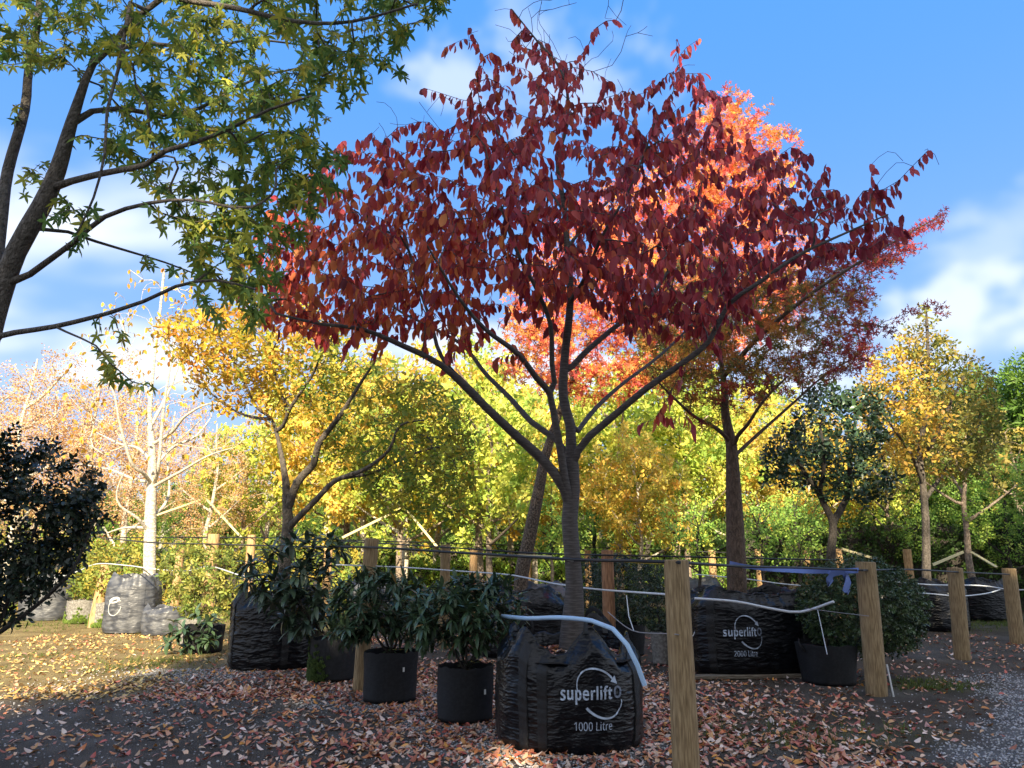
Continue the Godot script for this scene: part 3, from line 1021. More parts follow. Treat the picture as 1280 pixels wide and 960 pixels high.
func star_leaf_tree() -> void:
	var D := 4.6
	var o := thing("star_leaved_tree", "green and yellow star-leaved tree leaning in from the left edge", "tree", Vector3(-4.1, 0, -D - 0.1))
	var w := Wood.new()
	limb(w, [Vector3(-4.1, -0.05, -D - 0.1), Vector3(-4.0, 0.8, -D - 0.05), Vector3(-3.75, 1.7, -D), P(-30, 470, D), P(-2, 380, D), P(20, 315, D), P(52, 258, D), P(72, 213, D), P(89, 155, D), P(107, 100, D), P(117, 79, D), P(140, 58, D), P(162, 27, D), P(206, -5, D), P(240, -60, D), P(260, -160, D)], 0.095, 0.02, 0, 0.45)
	for i in w.low.size():
		var y := w.pos[i].y
		w.low[i] = lerpf(0.12, 0.062, smooth(0.3, 2.6, y)) if y < 3.6 else lerpf(0.062, 0.02, smooth(3.6, 5.2, y))
	limb(w, px([-8, 405, 0, -6, 340, 0.15, 2, 270, 0.3, 10, 213, 0.4, 31, 137, 0.45, 36, 86, 0.5, 48, 20, 0.5, 50, -60, 0.5], D), 0.05, 0.02, 1, 0.4)
	limb(w, px([76, 230, 0, 127, 217, -0.2, 182, 206, -0.35, 206, 189, -0.4, 241, 179, -0.5, 285, 162, -0.6, 337, 137, -0.7, 390, 120, -0.7], D), 0.024, 0.006, 2, 0.3)
	limb(w, px([100, 141, 0, 155, 136, 0.3, 203, 144, 0.5, 250, 135, 0.7, 282, 117, 0.9, 330, 95, 1.1, 400, 80, 1.2], D), 0.022, 0.006, 3, 0.3)
	limb(w, px([-20, 440, 0, 0, 420, -0.05, 69, 408, -0.2, 137, 391, -0.3, 179, 377, -0.35, 220, 358, -0.4, 270, 350, -0.45, 320, 362, -0.5], D), 0.021, 0.006, 4, 0.35)
	limb(w, px([69, 409, -0.2, 120, 432, -0.35, 137, 453, -0.4, 165, 477, -0.45, 186, 483, -0.45], D), 0.008, 0.003, 4, 0.6)
	limb(w, px([25, 352, 0, 55, 330, -0.1, 93, 302, -0.25, 131, 271, -0.4, 186, 254, -0.5, 240, 250, -0.6, 300, 262, -0.7], D), 0.022, 0.005, 5, 0.35)
	limb(w, px([50, 282, 0, 85, 290, 0.2, 120, 302, 0.4, 206, 328, 0.6, 250, 345, 0.7], D), 0.014, 0.005, 6, 0.5)
	limb(w, px([206, -5, 0, 227, 0, -0.1, 292, 10, -0.2, 371, 27, -0.3, 440, 27, -0.4, 520, 5, -0.4], D), 0.024, 0.007, 7, 0.2)
	limb(w, px([165, -10, -0.3, 148, 86, -0.4, 134, 137, -0.45, 131, 192, -0.5, 117, 247, -0.5, 96, 292, -0.5], D), 0.014, 0.006, 8, 0.9)
	limb(w, px([137, 62, 0, 190, 55, 0.4, 250, 60, 0.7, 320, 50, 1.0, 400, 60, 1.2], D), 0.02, 0.006, 9, 0.2)
	var tips := in_outline([-60, -60, 560, -60, 562, 12, 500, 50, 505, 95, 470, 80, 440, 130, 400, 190, 420, 240, 330, 300, 330, 400, 300, 395, 270, 310, 200, 240, 120, 190, 130, 130, 100, 60, 60, 90, 0, 70, -60, 100], 1000, D + 0.1, 1.2)
	tips.append_array(in_outline([270, 230, 400, 170, 440, 200, 350, 330, 330, 420, 290, 390, 220, 290], 210, D - 0.2, 0.6))
	for q in [[30, 240, 0.2], [50, 205, 0.2], [65, 255, -0.2], [85, 250, -0.2], [40, 215, 0.1], [100, 262, -0.3], [60, 270, -0.3], [20, 130, 0.3], [150, 420, -0.3], [120, 395, -0.3], [190, 378, -0.35], [135, 470, -0.45], [150, 455, -0.4], [178, 470, -0.4], [125, 415, -0.3], [105, 402, -0.25], [255, 370, -0.4], [280, 400, -0.5], [160, 275, -0.4], [200, 280, -0.4], [230, 300, -0.5], [190, 330, 0.5], [90, 305, -0.2]]:
		tips.append(P(q[0], q[1], D + q[2]))
	grow(w, tips, 0.05, 0.14, 0.07)
	thicken(w, 0.0024)
	put_wood(w, o, M.bark_grey)
	var pal := [Color(0.11, 0.22, 0.05), Color(0.16, 0.28, 0.06), Color(0.08, 0.17, 0.05), Color(0.32, 0.36, 0.06), Color(0.14, 0.24, 0.07), Color(0.58, 0.50, 0.07), Color(0.24, 0.36, 0.07), Color(0.44, 0.46, 0.07)]
	var set_ := leaf_sets(w, o.position, pal, 0.36, 0.05, 0.4, 0.8, 0.75, 1.25, 1, 0.007)
	print("star leaves ", set_[0].size())
	leafage("crown", star_leaf(0.105, 0.3), M.leaf, set_[0], set_[1], o, 300, o.position)

func yellow_tree() -> void:
	var c := G(326, 838)
	var D := -c.z + 0.62
	var o := thing("yellow_tree", "spreading yellow and green tree with a curving grey trunk forked low", "tree", Vector3(P(352, 720, D).x, 0.7, -D))
	var w := Wood.new()
	limb(w, px([350, 745, 0, 354, 715, 0, 358, 685, 0, 360, 650, 0, 359, 635, 0, 357, 601, 0, 351, 566, 0.1, 345, 539, 0.2, 338, 522, 0.2, 320, 508, 0.3, 302, 470, 0.4, 280, 430, 0.5], D), 0.115, 0.015, 0, 0.5)
	for i in w.low.size(): w.low[i] = lerpf(0.12, 0.02, smooth(0.6, 4.0, w.pos[i].y))
	limb(w, px([346, 538, 0.2, 354, 532, 0.0, 364, 508, -0.3, 388, 473, -0.6, 399, 449, -0.9, 405, 420, -1.1], D), 0.035, 0.012, 1, 0.3)
	limb(w, px([360, 508, -0.2, 350, 490, -0.2, 345, 470, -0.3, 335, 430, -0.5], D), 0.025, 0.012, 1, 0.3)
	limb(w, px([359, 640, 0, 371, 604, -0.1, 392, 580, -0.3, 398, 556, -0.5, 426, 518, -0.8, 450, 480, -1.0, 470, 450, -1.1], D), 0.07, 0.015, 2, 0.4)
	limb(w, px([361, 660, 0, 371, 649, -0.1, 395, 625, -0.3, 419, 601, -0.5, 455, 587, -0.8, 486, 563, -1.0, 500, 532, -1.2, 530, 525, -1.3], D), 0.05, 0.012, 3, 0.45)
	limb(w, px([430, 597, -0.6, 470, 590, -0.5, 500, 575, -0.3, 540, 560, 0, 580, 560, 0.2], D), 0.03, 0.01, 3, 0.3)
	limb(w, px([340, 524, 0.2, 310, 520, 0.8, 280, 505, 1.3, 240, 470, 1.6], D), 0.03, 0.01, 4, 0.3)
	var tips := in_outline([188, 400, 230, 385, 300, 365, 380, 370, 420, 400, 440, 440, 480, 455, 540, 470, 585, 520, 600, 575, 580, 640, 520, 640, 470, 625, 440, 590, 400, 560, 390, 530, 360, 500, 330, 500, 290, 510, 250, 480, 225, 450], 800, D, 2.0)
	grow(w, tips, 0.1, 0.24, 0.06)
	thicken(w, 0.0042)
	put_wood(w, o, M.bark_grey)
	var xf := []
	var cols := PackedColorArray()
	var gold := [Color(0.62, 0.40, 0.04), Color(0.70, 0.46, 0.05), Color(0.55, 0.42, 0.05), Color(0.62, 0.27, 0.05), Color(0.36, 0.36, 0.05)]
	var green := [Color(0.22, 0.32, 0.05), Color(0.32, 0.40, 0.06), Color(0.14, 0.24, 0.05), Color(0.50, 0.46, 0.06), Color(0.62, 0.46, 0.06)]
	for s in sites(w, 0.8, 0.085, 0.018):
		var d: Vector3 = s[1] * 0.6 + rdir() * 0.6 + Vector3(0, -0.55, 0)
		xf.append(aim(d, rng.randf_range(-1.0, 1.0), rng.randf_range(0.75, 1.2), s[0] - o.position))
		cols.append(pick(gold if s[0].x < -3.3 + rng.randfn() * 0.7 and s[0].y > 3.2 else green, 0.25))
	print("yellow sprigs ", xf.size())
	leafage("crown", sprig(leaf_mesh(0.105, 0.045, 0.2, 0.25), 6, 0.17, 0.9, 0.4), M.leaf, xf, cols, o, 0, o.position)

func brown_trunk_tree() -> void:
	var D := 10.7
	var o := thing("brown_trunked_maple", "layered bronze maple with straight brown trunk in the wide oblong bag", "tree", Vector3(P(921, 745, D).x, 0.75, -D))
	var w := Wood.new()
	limb(w, px([922, 765, 0, 921, 730, 0, 920, 690, 0, 918, 640, 0, 916, 590, 0, 914, 555, 0, 907, 520, 0, 905, 480, 0, 900, 430, 0.1, 905, 370, 0.2, 910, 300, 0.3], D), 0.13, 0.02, 0, 0.45)
	for i in w.low.size(): w.low[i] = lerpf(0.135, 0.03, smooth(1.2, 5.0, w.pos[i].y))
	limb(w, px([913, 552, 0, 895, 535, -0.2, 870, 522, -0.4, 845, 500, -0.6, 815, 470, -0.8], D), 0.035, 0.012, 1, 0.3)
	limb(w, px([917, 560, 0, 922, 545, -0.3, 935, 530, -0.7, 955, 500, -1.0, 985, 470, -1.2], D), 0.035, 0.012, 2, 0.3)
	limb(w, px([918, 570, 0, 945, 545, 0.3, 990, 505, 0.6, 1030, 470, 0.8, 1080, 440, 1.0], D), 0.032, 0.01, 3, 0.3)
	limb(w, px([905, 470, 0, 950, 420, -0.5, 1010, 370, -0.9, 1070, 330, -1.1, 1130, 295, -1.2, 1175, 270, -1.3], D), 0.04, 0.008, 4, 0.25)
	limb(w, px([903, 450, 0, 870, 410, 0.4, 840, 380, 0.8, 800, 350, 1.0], D), 0.035, 0.01, 5, 0.3)
	limb(w, px([902, 430, 0, 940, 380, 0.8, 980, 350, 1.2, 1030, 320, 1.4], D), 0.035, 0.01, 6, 0.3)
	var tips := in_outline([800, 350, 850, 310, 930, 330, 1000, 330, 1060, 300, 1120, 290, 1180, 262, 1160, 300, 1120, 330, 1090, 370, 1100, 420, 1080, 460, 1030, 470, 980, 490, 930, 510, 880, 505, 850, 500, 820, 480, 795, 430], 800, D, 2.1)
	for q in [[1180, 385, -1], [1150, 395, -1], [1130, 405, -1], [1110, 410, -1], [1165, 380, -1], [860, 530, -0.6], [890, 528, -0.6], [830, 500, -0.5]]: tips.append(P(q[0], q[1], D + q[2]))
	grow(w, tips, 0.02, 0.22, 0.06)
	thicken(w, 0.0038)
	put_wood(w, o, M.bark_brown)
	var xf := []
	var cols := PackedColorArray()
	var bronze := [Color(0.46, 0.20, 0.05), Color(0.16, 0.20, 0.05), Color(0.54, 0.18, 0.05), Color(0.62, 0.36, 0.06), Color(0.20, 0.22, 0.06)]
	var red := [Color(0.44, 0.05, 0.06), Color(0.30, 0.05, 0.06), Color(0.52, 0.10, 0.06)]
	for s in sites(w, 0.7, 0.08, 0.016):
		var d: Vector3 = s[1] * 0.7 + rdir() * 0.5 + Vector3(0, -0.3, 0)
		xf.append(aim(d, rng.randf_range(-0.6, 0.6), rng.randf_range(0.75, 1.25), s[0] - o.position))
		var q: Vector3 = s[0]
		cols.append(pick(red if q.x > 4.6 + rng.randfn() * 0.6 or (q.y < 3.9 and rng.randf() < 0.6) else bronze, 0.25))
	print("bronze sprigs ", xf.size())
	leafage("crown", sprig(star_leaf(0.085, 0.22, 5), 5, 0.16, 0.8, 0.3), M.leaf, xf, cols, o, 0, o.position)

func coral_tree() -> void:
	var D := 15.5
	var o := thing("coral_red_maple", "tall sunlit coral and orange maple rising behind the crimson crown", "tree", Vector3(P(655, 750, D).x, 0, -D))
	var w := Wood.new()
	limb(w, [Vector3(P(650, 760, D).x, 0.3, -D), P(652, 720, D), P(660, 680, D), P(668, 640, D), P(675, 605, D), P(682, 570, D), P(705, 500, D), P(740, 420, D), P(790, 340, D), P(850, 260, D), P(910, 180, D)], 0.15, 0.03, 0, 0.45)
	for i in w.low.size(): w.low[i] = lerpf(0.145, 0.035, smooth(1.0, 7.0, w.pos[i].y))
	limb(w, px([680, 578, 0, 660, 560, 0.2, 630, 530, 0.5, 600, 500, 0.9, 570, 460, 1.2], D), 0.09, 0.02, 1, 0.4)
	limb(w, px([705, 500, 0, 700, 450, 0.5, 705, 380, 1.0, 720, 320, 1.2], D), 0.08, 0.02, 2, 0.3)
	limb(w, px([740, 420, 0, 790, 410, -0.6, 850, 390, -1.0, 930, 370, -1.2], D), 0.07, 0.02, 3, 0.3)
	var tips := in_outline([620, 450, 640, 350, 680, 290, 760, 230, 830, 195, 865, 140, 910, 115, 940, 150, 965, 200, 980, 255, 1010, 330, 1000, 400, 930, 440, 850, 470, 780, 500, 690, 490], 1000, D, 2.6)
	for q in [[955, 137, 0], [962, 134, 0], [945, 150, 0.3], [991, 167, 0.2], [994, 174, 0.2], [985, 160, 0.2], [1010, 300, 0.2], [930, 120, 0], [920, 110, 0]]: tips.append(P(q[0], q[1], D + q[2]))
	tips.append_array(in_outline([870, 140, 905, 115, 940, 140, 985, 165, 1000, 190, 985, 250, 930, 290, 870, 280, 850, 210], 160, D - 0.6, 1.2))
	grow(w, tips, 0.08, 0.3, 0.05)
	thicken(w, 0.005)
	put_wood(w, o, M.bark_mottled, 0.5)
	var set_ := leaf_sets(w, o.position, [Color(0.75, 0.16, 0.10), Color(0.80, 0.22, 0.12), Color(0.70, 0.12, 0.12), Color(0.82, 0.34, 0.09), Color(0.78, 0.46, 0.08)], 0.9, 0.10, 0.8, 0.3, 0.8, 1.3, 1, 0.03)
	print("coral ", set_[0].size())
	leafage("crown", sprig(star_leaf(0.12, 0.25, 5), 6, 0.25, 0.9, 0.25), M.leaf, set_[0], set_[1], o, 0, o.position)

func dark_tree() -> void:
	var D := 14.0
	var o := thing("dark_green_tree", "small dark green tree with a forked trunk behind the box bush", "tree", Vector3(P(1040, 760, D).x, 0, -D))
	var w := Wood.new()
	limb(w, [Vector3(P(1038, 760, D).x, -0.05, -D), P(1038, 730, D), P(1039, 690, D), P(1041, 655, D), P(1030, 630, D), P(1020, 610, D), P(1005, 590, D), P(990, 560, D)], 0.13, 0.03, 0, 0.55)
	limb(w, px([1041, 652, 0, 1052, 635, 0.2, 1062, 610, 0.3, 1062, 570, 0.3, 1070, 520, 0.2], D), 0.07, 0.02, 1, 0.3)
	limb(w, px([1024, 618, 0, 1030, 580, -0.5, 1025, 530, -0.6], D), 0.05, 0.02, 2, 0.2)
	var tips := in_outline([950, 560, 975, 530, 1000, 500, 1010, 470, 1050, 480, 1090, 485, 1118, 480, 1105, 520, 1105, 560, 1122, 600, 1090, 630, 1060, 620, 1030, 610, 990, 615, 955, 600], 300, D, 1.3)
	for q in [[1095, 488, 0], [1110, 486, 0], [1118, 492, 0], [1122, 606, 0], [950, 590, 0]]: tips.append(P(q[0], q[1], D + q[2]))
	grow(w, tips, 0.06, 0.25, 0.06)
	thicken(w, 0.005)
	put_wood(w, o, M.bark_dark, 0.5)
	var set_ := leaf_sets(w, o.position, [Color(0.035, 0.075, 0.035), Color(0.05, 0.10, 0.04), Color(0.03, 0.06, 0.035), Color(0.06, 0.11, 0.06)], 0.6, 0.09, 0.8, 0.3, 0.8, 1.2, 1, 0.02)
	leafage("crown", sprig(leaf_mesh(0.10, 0.055, 0.2, 0.2), 7, 0.2, 0.9, 0.2), M.leaf_gloss, set_[0], set_[1], o, 0, o.position)

func right_yellow_tree() -> void:
	var D := 17.0
	var o := thing("golden_tree", "golden yellow tree on a thin grey trunk towards the right edge", "tree", Vector3(P(1158, 750, D).x, 0, -D))
	var w := Wood.new()
	limb(w, [Vector3(P(1158, 765, D).x, -0.05, -D), P(1158, 720, D), P(1157, 650, D), P(1153, 600, D), P(1150, 560, D), P(1160, 500, D), P(1160, 440, D), P(1158, 395, D)], 0.11, 0.03, 0, 0.45)
	limb(w, px([1154, 605, 0, 1140, 570, -0.5, 1120, 540, -0.9, 1100, 510, -1.2], D), 0.05, 0.02, 1, 0.3)
	limb(w, px([1156, 625, 0, 1180, 590, 0.4, 1200, 560, 0.7, 1225, 530, 1.0], D), 0.05, 0.02, 2, 0.3)
	limb(w, px([1152, 575, 0, 1170, 545, -0.6, 1190, 500, -1.0, 1205, 470, -1.2], D), 0.05, 0.02, 3, 0.3)
	var tips := in_outline([1065, 500, 1080, 455, 1115, 430, 1140, 405, 1158, 378, 1180, 420, 1210, 445, 1235, 455, 1250, 500, 1245, 560, 1220, 600, 1170, 590, 1130, 590, 1090, 560], 600, D, 2.0)
	grow(w, tips, 0.1, 0.28, 0.05)
	thicken(w, 0.005)
	put_wood(w, o, M.bark_grey, 0.5)
	var xf := []
	var cols := PackedColorArray()
	var gold := [Color(0.66, 0.46, 0.06), Color(0.72, 0.50, 0.10), Color(0.50, 0.42, 0.06), Color(0.62, 0.36, 0.10)]
	var green := [Color(0.24, 0.26, 0.05), Color(0.14, 0.18, 0.05), Color(0.40, 0.30, 0.06)]
	for s in sites(w, 0.8, 0.10, 0.02):
		xf.append(aim(s[1] * 0.7 + rdir() * 0.6 + Vector3(0, -0.3, 0), rng.randf_range(-1, 1), rng.randf_range(0.8, 1.2), s[0] - o.position))
		cols.append(pick(gold if s[0].x < 9.4 + rng.randfn() * 0.5 else green, 0.25))
	leafage("crown", sprig(leaf_mesh(0.11, 0.06, 0.2, 0.2), 7, 0.22, 0.9, 0.2), M.leaf, xf, cols, o, 0, o.position)

func white_trunk_tree() -> void:
	var D := 17.2
	var o := thing("white_trunked_tree", "bare white-trunked tree with many upswept branches in full sun", "tree", Vector3(P(187, 740, D).x, 0, -D))
	var w := Wood.new()
	limb(w, px([187, 783, 0, 187, 700, 0, 188, 660, 0, 188, 640, 0, 190, 600, 0, 190, 560, 0, 187, 520, 0, 190, 480, 0, 194, 440, 0, 200, 390, 0, 205, 340, 0], D), 0.115, 0.02, 0, 0.35)
	for i in w.low.size(): w.low[i] = lerpf(0.135, 0.03, smooth(1.5, 6.5, w.pos[i].y))
	var k := 1
	for q in [[186, 665, 0, 172, 648, -0.4, 150, 632, -0.7, 146, 615, -0.8, 155, 590, -0.9], [190, 645, 0, 205, 632, 0.4, 212, 610, 0.6, 208, 570, 0.8], [190, 605, 0, 178, 590, -0.5, 165, 580, -0.8, 150, 530, -1.2, 142, 490, -1.4, 125, 460, -1.5], [190, 602, 0, 170, 600, 0.5, 140, 588, 1.0, 100, 580, 1.5], [192, 605, 0, 198, 585, -0.5, 202, 540, -0.7, 206, 500, -0.8, 216, 440, -0.9, 222, 400, -0.9], [192, 585, 0, 215, 560, 0.4, 245, 545, 0.9, 265, 520, 1.3], [192, 608, 0, 225, 590, -0.6, 260, 570, -1.1, 290, 560, -1.4], [192, 555, 0, 215, 540, -0.4, 232, 520, -0.8, 260, 505, -1.1, 290, 505, -1.3], [188, 575, 0, 172, 560, 0.6, 150, 555, 1.2, 120, 540, 1.6], [190, 660, 0, 155, 660, 0.6, 130, 668, 1.0], [188, 500, 0, 170, 450, 0.5, 150, 400, 0.8], [190, 530, 0, 215, 480, 0.6, 235, 420, 1.0]]:
		limb(w, px(q, D), 0.045, 0.012, k, 0.25)
		k += 1
	var tips := in_outline([60, 480, 110, 390, 170, 330, 240, 340, 300, 430, 320, 520, 300, 580, 230, 600, 150, 600, 80, 570], 420, D, 1.9)
	grow(w, tips, 0.15, 0.26, 0.08)
	thicken(w, 0.0045)
	put_wood(w, o, M.bark_pale)
	var set_ := leaf_sets(w, o.position, [Color(0.70, 0.42, 0.06), Color(0.6, 0.3, 0.06), Color(0.7, 0.5, 0.08)], 0.5, 1.3, 0.4, 1.0, 0.7, 1.2, 2, 0.01)
	leafage("crown", leaf_mesh(0.12, 0.07, 0.2, 0.2), M.leaf, set_[0], set_[1], o, 0, o.position)

# ---------------------------------------------------------------- planter bags and pots
class Bag:
	var rx := 0.6
	var rz := 0.6
	var p := 2.0
	var h := 0.9
	var ruck := 1.0      # how creased
	var n := FastNoiseLite.new()
	var peaks := []      # [angle, height, width] where the rim is pulled up
	func _init(seed_no: int) -> void:
		n.seed = seed_no
		n.frequency = 1.0
		n.fractal_octaves = 3
	func rim(th: float) -> float:
		var y := h * (1.0 + 0.05 * n.get_noise_2d(cos(th) * 2.2, sin(th) * 2.2 + 7.0))
		for k in peaks:
			var d: float = wrapf(th - k[0], -PI, PI) / k[2]
			y += k[1] * exp(-d * d)
		return y
	# th = 0 faces +z; t runs from the ground (0) to the rim (1)
	func at(th: float, t: float) -> Vector3:
		var s := sin(th)
		var c := cos(th)
		var r := 1.0 / pow(pow(absf(s) / rx, p) + pow(absf(c) / rz, p), 1.0 / p)
		var y := rim(th) * t
		r *= 0.955 + 0.05 * sin(PI * clampf(0.15 + t * 0.75, 0, 1)) - 0.16 * smoothstep(0.78, 1.0, t) - 0.03 * (1.0 - smoothstep(0.0, 0.08, t))
		var e1 := 1.0 - absf(n.get_noise_3d(s * 1.3 + 5.0, y * 7.0 + s * 0.9, c * 1.3)) * 2.6
		var e2 := 1.0 - absf(n.get_noise_3d(s * 2.4, y * 22.0, c * 2.4 + 9.0)) * 2.6
		r += 0.018 * n.get_noise_3d(s * 2.0, y * 2.2, c * 2.0) + ruck * (0.006 * maxf(e1, 0.0) * maxf(e1, 0.0) + 0.005 * maxf(e2, 0.0) * maxf(e2, 0.0) * (0.3 + t))
		r += ruck * 0.03 * smoothstep(0.6, 1.0, t) * n.get_noise_3d(s * 6.0, t * 2.0, c * 6.0)
		return Vector3(s * r, y, c * r)

func bag_body(b: Bag) -> ArrayMesh:
	var g := Geo.new()
	var cols := 132
	var rows := 84
	for j in rows + 5:
		for i in cols:
			var th := TAU * i / cols
			var q := b.at(th, minf(float(j) / rows, 1.0))
			if j > rows:
				var k := j - rows
				var top := q.y
				q *= [1, 0.985, 0.955, 0.93, 0.91][k]
				q.y = [top, top + 0.006, top - 0.015, top - 0.06, b.h * 0.80][k]
			g.v.append(q)
	for j in rows + 4:
		for i in cols:
			var a := j * cols + i
			var d := j * cols + (i + 1) % cols
			g.quad(a, a + cols, d + cols, d)
	var c := g.v.size()
	g.v.append(Vector3(0, 0.0, 0))
	for i in cols: g.tri(c, i, (i + 1) % cols)
	return g.mesh()

func soil_mesh(b: Bag, level: float) -> ArrayMesh:
	var g := Geo.new()
	var cols := 40
	var rings := 7
	g.v.append(Vector3(0, b.h * level + 0.04, 0))
	for j in range(1, rings + 1):
		for i in cols:
			var q := b.at(TAU * i / cols, 0.8) * (0.97 * j / rings)
			q.y = b.h * level + 0.04 * (1.0 - float(j * j) / (rings * rings)) + 0.02 * b.n.get_noise_2d(q.x * 9.0, q.z * 9.0)
			g.v.append(q)
	for i in cols:
		g.tri(0, 1 + i, 1 + (i + 1) % cols)
		for j in rings - 1:
			var a := 1 + j * cols + i
			var d := 1 + j * cols + (i + 1) % cols
			g.quad(a, a + cols, d + cols, d)
	return g.mesh()

func on_bag(b: Bag, th: float, t: float, off: float) -> Vector3:
	var q := b.at(th, t)
	return q + Vector3(sin(th), 0, cos(th)) * off

func strap_on(b: Bag, th: float, width: float, t0: float, t1: float, off := 0.012) -> ArrayMesh:
	# a webbing strap sewn down the side
	var g := Geo.new()
	var rows := 40
	for j in rows + 1:
		var t := lerpf(t0, t1, float(j) / rows)
		for k in 4:
			var a: float = th + [-0.5, -0.5, 0.5, 0.5][k] * width / b.rx
			g.v.append(on_bag(b, a, t, [-0.006, off, off, -0.006][k]))
	for j in rows:
		for k in 3: g.quad(j * 4 + k, j * 4 + k + 1, j * 4 + 5 + k, j * 4 + 4 + k)
	return g.mesh()

func loop_on(b: Bag, th: float, width: float, tall: float) -> ArrayMesh:
	# a lifting loop standing up from the rim
	var g := Geo.new()
	var base := b.at(th, 0.97)
	var out := Vector3(sin(th), 0, cos(th))
	var side := Vector3(cos(th), 0, -sin(th))
	var rows := 14
	for j in rows + 1:
		var a := PI * j / rows
		var c := base - side * cos(a) * width + Vector3(0, sin(a) * tall, 0) - out * 0.05 * sin(a)
		var up := (Vector3(0, sin(a), 0) - side * cos(a)).normalized()
		for k in 4:
			g.v.append(c + out * [0.003, 0.003, -0.003, -0.003][k] + (side * 0.3 + up * 0.7).normalized() * [-0.022, 0.022, 0.022, -0.022][k] + out * 0.01)
	for j in rows:
		for k in 4: g.quad(j * 4 + k, j * 4 + (k + 1) % 4, j * 4 + 4 + (k + 1) % 4, j * 4 + 4 + k)
	return g.mesh()

func text_on(b: Bag, words: String, size: float, th0: float, y0: float, bold: int, stretch := 1.0) -> ArrayMesh:
	# printed lettering that follows the bag's side
	var f := SystemFont.new()
	f.font_names = PackedStringArray(["Droid Sans"])
	f.font_weight = bold
	var tm := TextMesh.new()
	tm.text = words
	tm.font = f
	tm.font_size = 64
	tm.pixel_size = size / 64.0
	tm.depth = 0.0
	tm.curve_step = 1.0
	var arr := tm.surface_get_arrays(0)
	var vv: PackedVector3Array = arr[Mesh.ARRAY_VERTEX]
	var g := Geo.new()
	var ix: PackedInt32Array = arr[Mesh.ARRAY_INDEX]
	# cut the glyph faces finer so that they follow the creases
	var tris := []
	for i in range(0, ix.size(), 3): tris.append([vv[ix[i]], vv[ix[i + 1]], vv[ix[i + 2]]])
	for pass_no in 2:
		var next := []
		for t in tris:
			var ab: Vector3 = (t[0] + t[1]) * 0.5
			var bc: Vector3 = (t[1] + t[2]) * 0.5
			var ca: Vector3 = (t[2] + t[0]) * 0.5
			next.append([t[0], ab, ca])
			next.append([ab, t[1], bc])
			next.append([ca, bc, t[2]])
			next.append([ab, bc, ca])
		tris = next
	for t in tris:
		var k := g.v.size()
		for q in t:
			var th: float = th0 + q.x * stretch / b.rx
			g.v.append(on_bag(b, th, (y0 + q.y) / b.rim(th), 0.007))
		g.tri(k, k + 1, k + 2)
	return g.mesh()

func swoosh_on(b: Bag, th0: float, y0: float, rx: float, ry: float, tilt: float, a0: float, a1: float, w0: float, w1: float, arrow: bool) -> ArrayMesh:
	var g := Geo.new()
	var m := 48
	for i in m + 1:
		var s := float(i) / m
		var a := lerpf(a0, a1, s)
		var c := Vector2(cos(a) * rx, sin(a) * ry).rotated(tilt)
		var nn := Vector2(cos(a) * ry, sin(a) * rx).normalized().rotated(tilt)
		var w := lerpf(w0, w1, s)
		for k in 2:
			var q := c + nn * w * (k - 0.5)
			var th := th0 + q.x / b.rx
			g.v.append(on_bag(b, th, (y0 + q.y) / b.rim(th), 0.007))
	for i in m: g.quad(i * 2, i * 2 + 1, i * 2 + 3, i * 2 + 2)
	if arrow:
		var c := Vector2(cos(a1) * rx, sin(a1) * ry).rotated(tilt)
		var d := Vector2(-sin(a1) * rx, cos(a1) * ry).normalized().rotated(tilt) * signf(a1 - a0)
		var s := Vector2(-d.y, d.x)
		var k := g.v.size()
		for q in [c + d * 0.06, c + s * 0.03, c - s * 0.03]:
			var th: float = th0 + q.x / b.rx
			g.v.append(on_bag(b, th, (y0 + q.y) / b.rim(th), 0.008))
		g.tri(k, k + 1, k + 2)
	return g.mesh()

func bag(at: Vector3, b: Bag, mat: Material, label: String, turn := 0.0, called := "planter_bag") -> Node3D:
	var o := thing(called, label, "planter bag", Vector3(at.x, 0, at.z), "woven planter bags")
	o.rotation.y = turn
	obj("bag_wall", bag_body(b), mat, o)
	obj("soil", soil_mesh(b, 0.83), M.soil, o)
	return o

func printing(o: Node3D, b: Bag, th: float, y: float, k: float, litres: String, mat: Material, dim: Material) -> void:
	obj("lettering", text_on(b, "superlift", 0.145 * k, th - 0.055 * k / b.rx, y, 800, 0.76), mat, o)
	obj("emblem", swoosh_on(b, th + 0.222 * k / b.rx, y + 0.005 * k, 0.030 * k, 0.042 * k, 0.0, 0.0, TAU, 0.018 * k, 0.018 * k, false), dim, o)
	obj("swoosh", swoosh_on(b, th + 0.06 * k / b.rx, y + 0.0, 0.23 * k, 0.165 * k, -0.85, 4.05, 1.62, 0.008 * k, 0.018 * k, true), mat, o)
	obj("swoosh", swoosh_on(b, th + 0.06 * k / b.rx, y + 0.0, 0.23 * k, 0.165 * k, -0.85, 4.75, 7.0, 0.022 * k, 0.007 * k, false), mat, o)
	obj("lettering", text_on(b, litres, 0.095 * k, th + 0.0 * k / b.rx, y - 0.265 * k, 500, 0.8), mat, o)

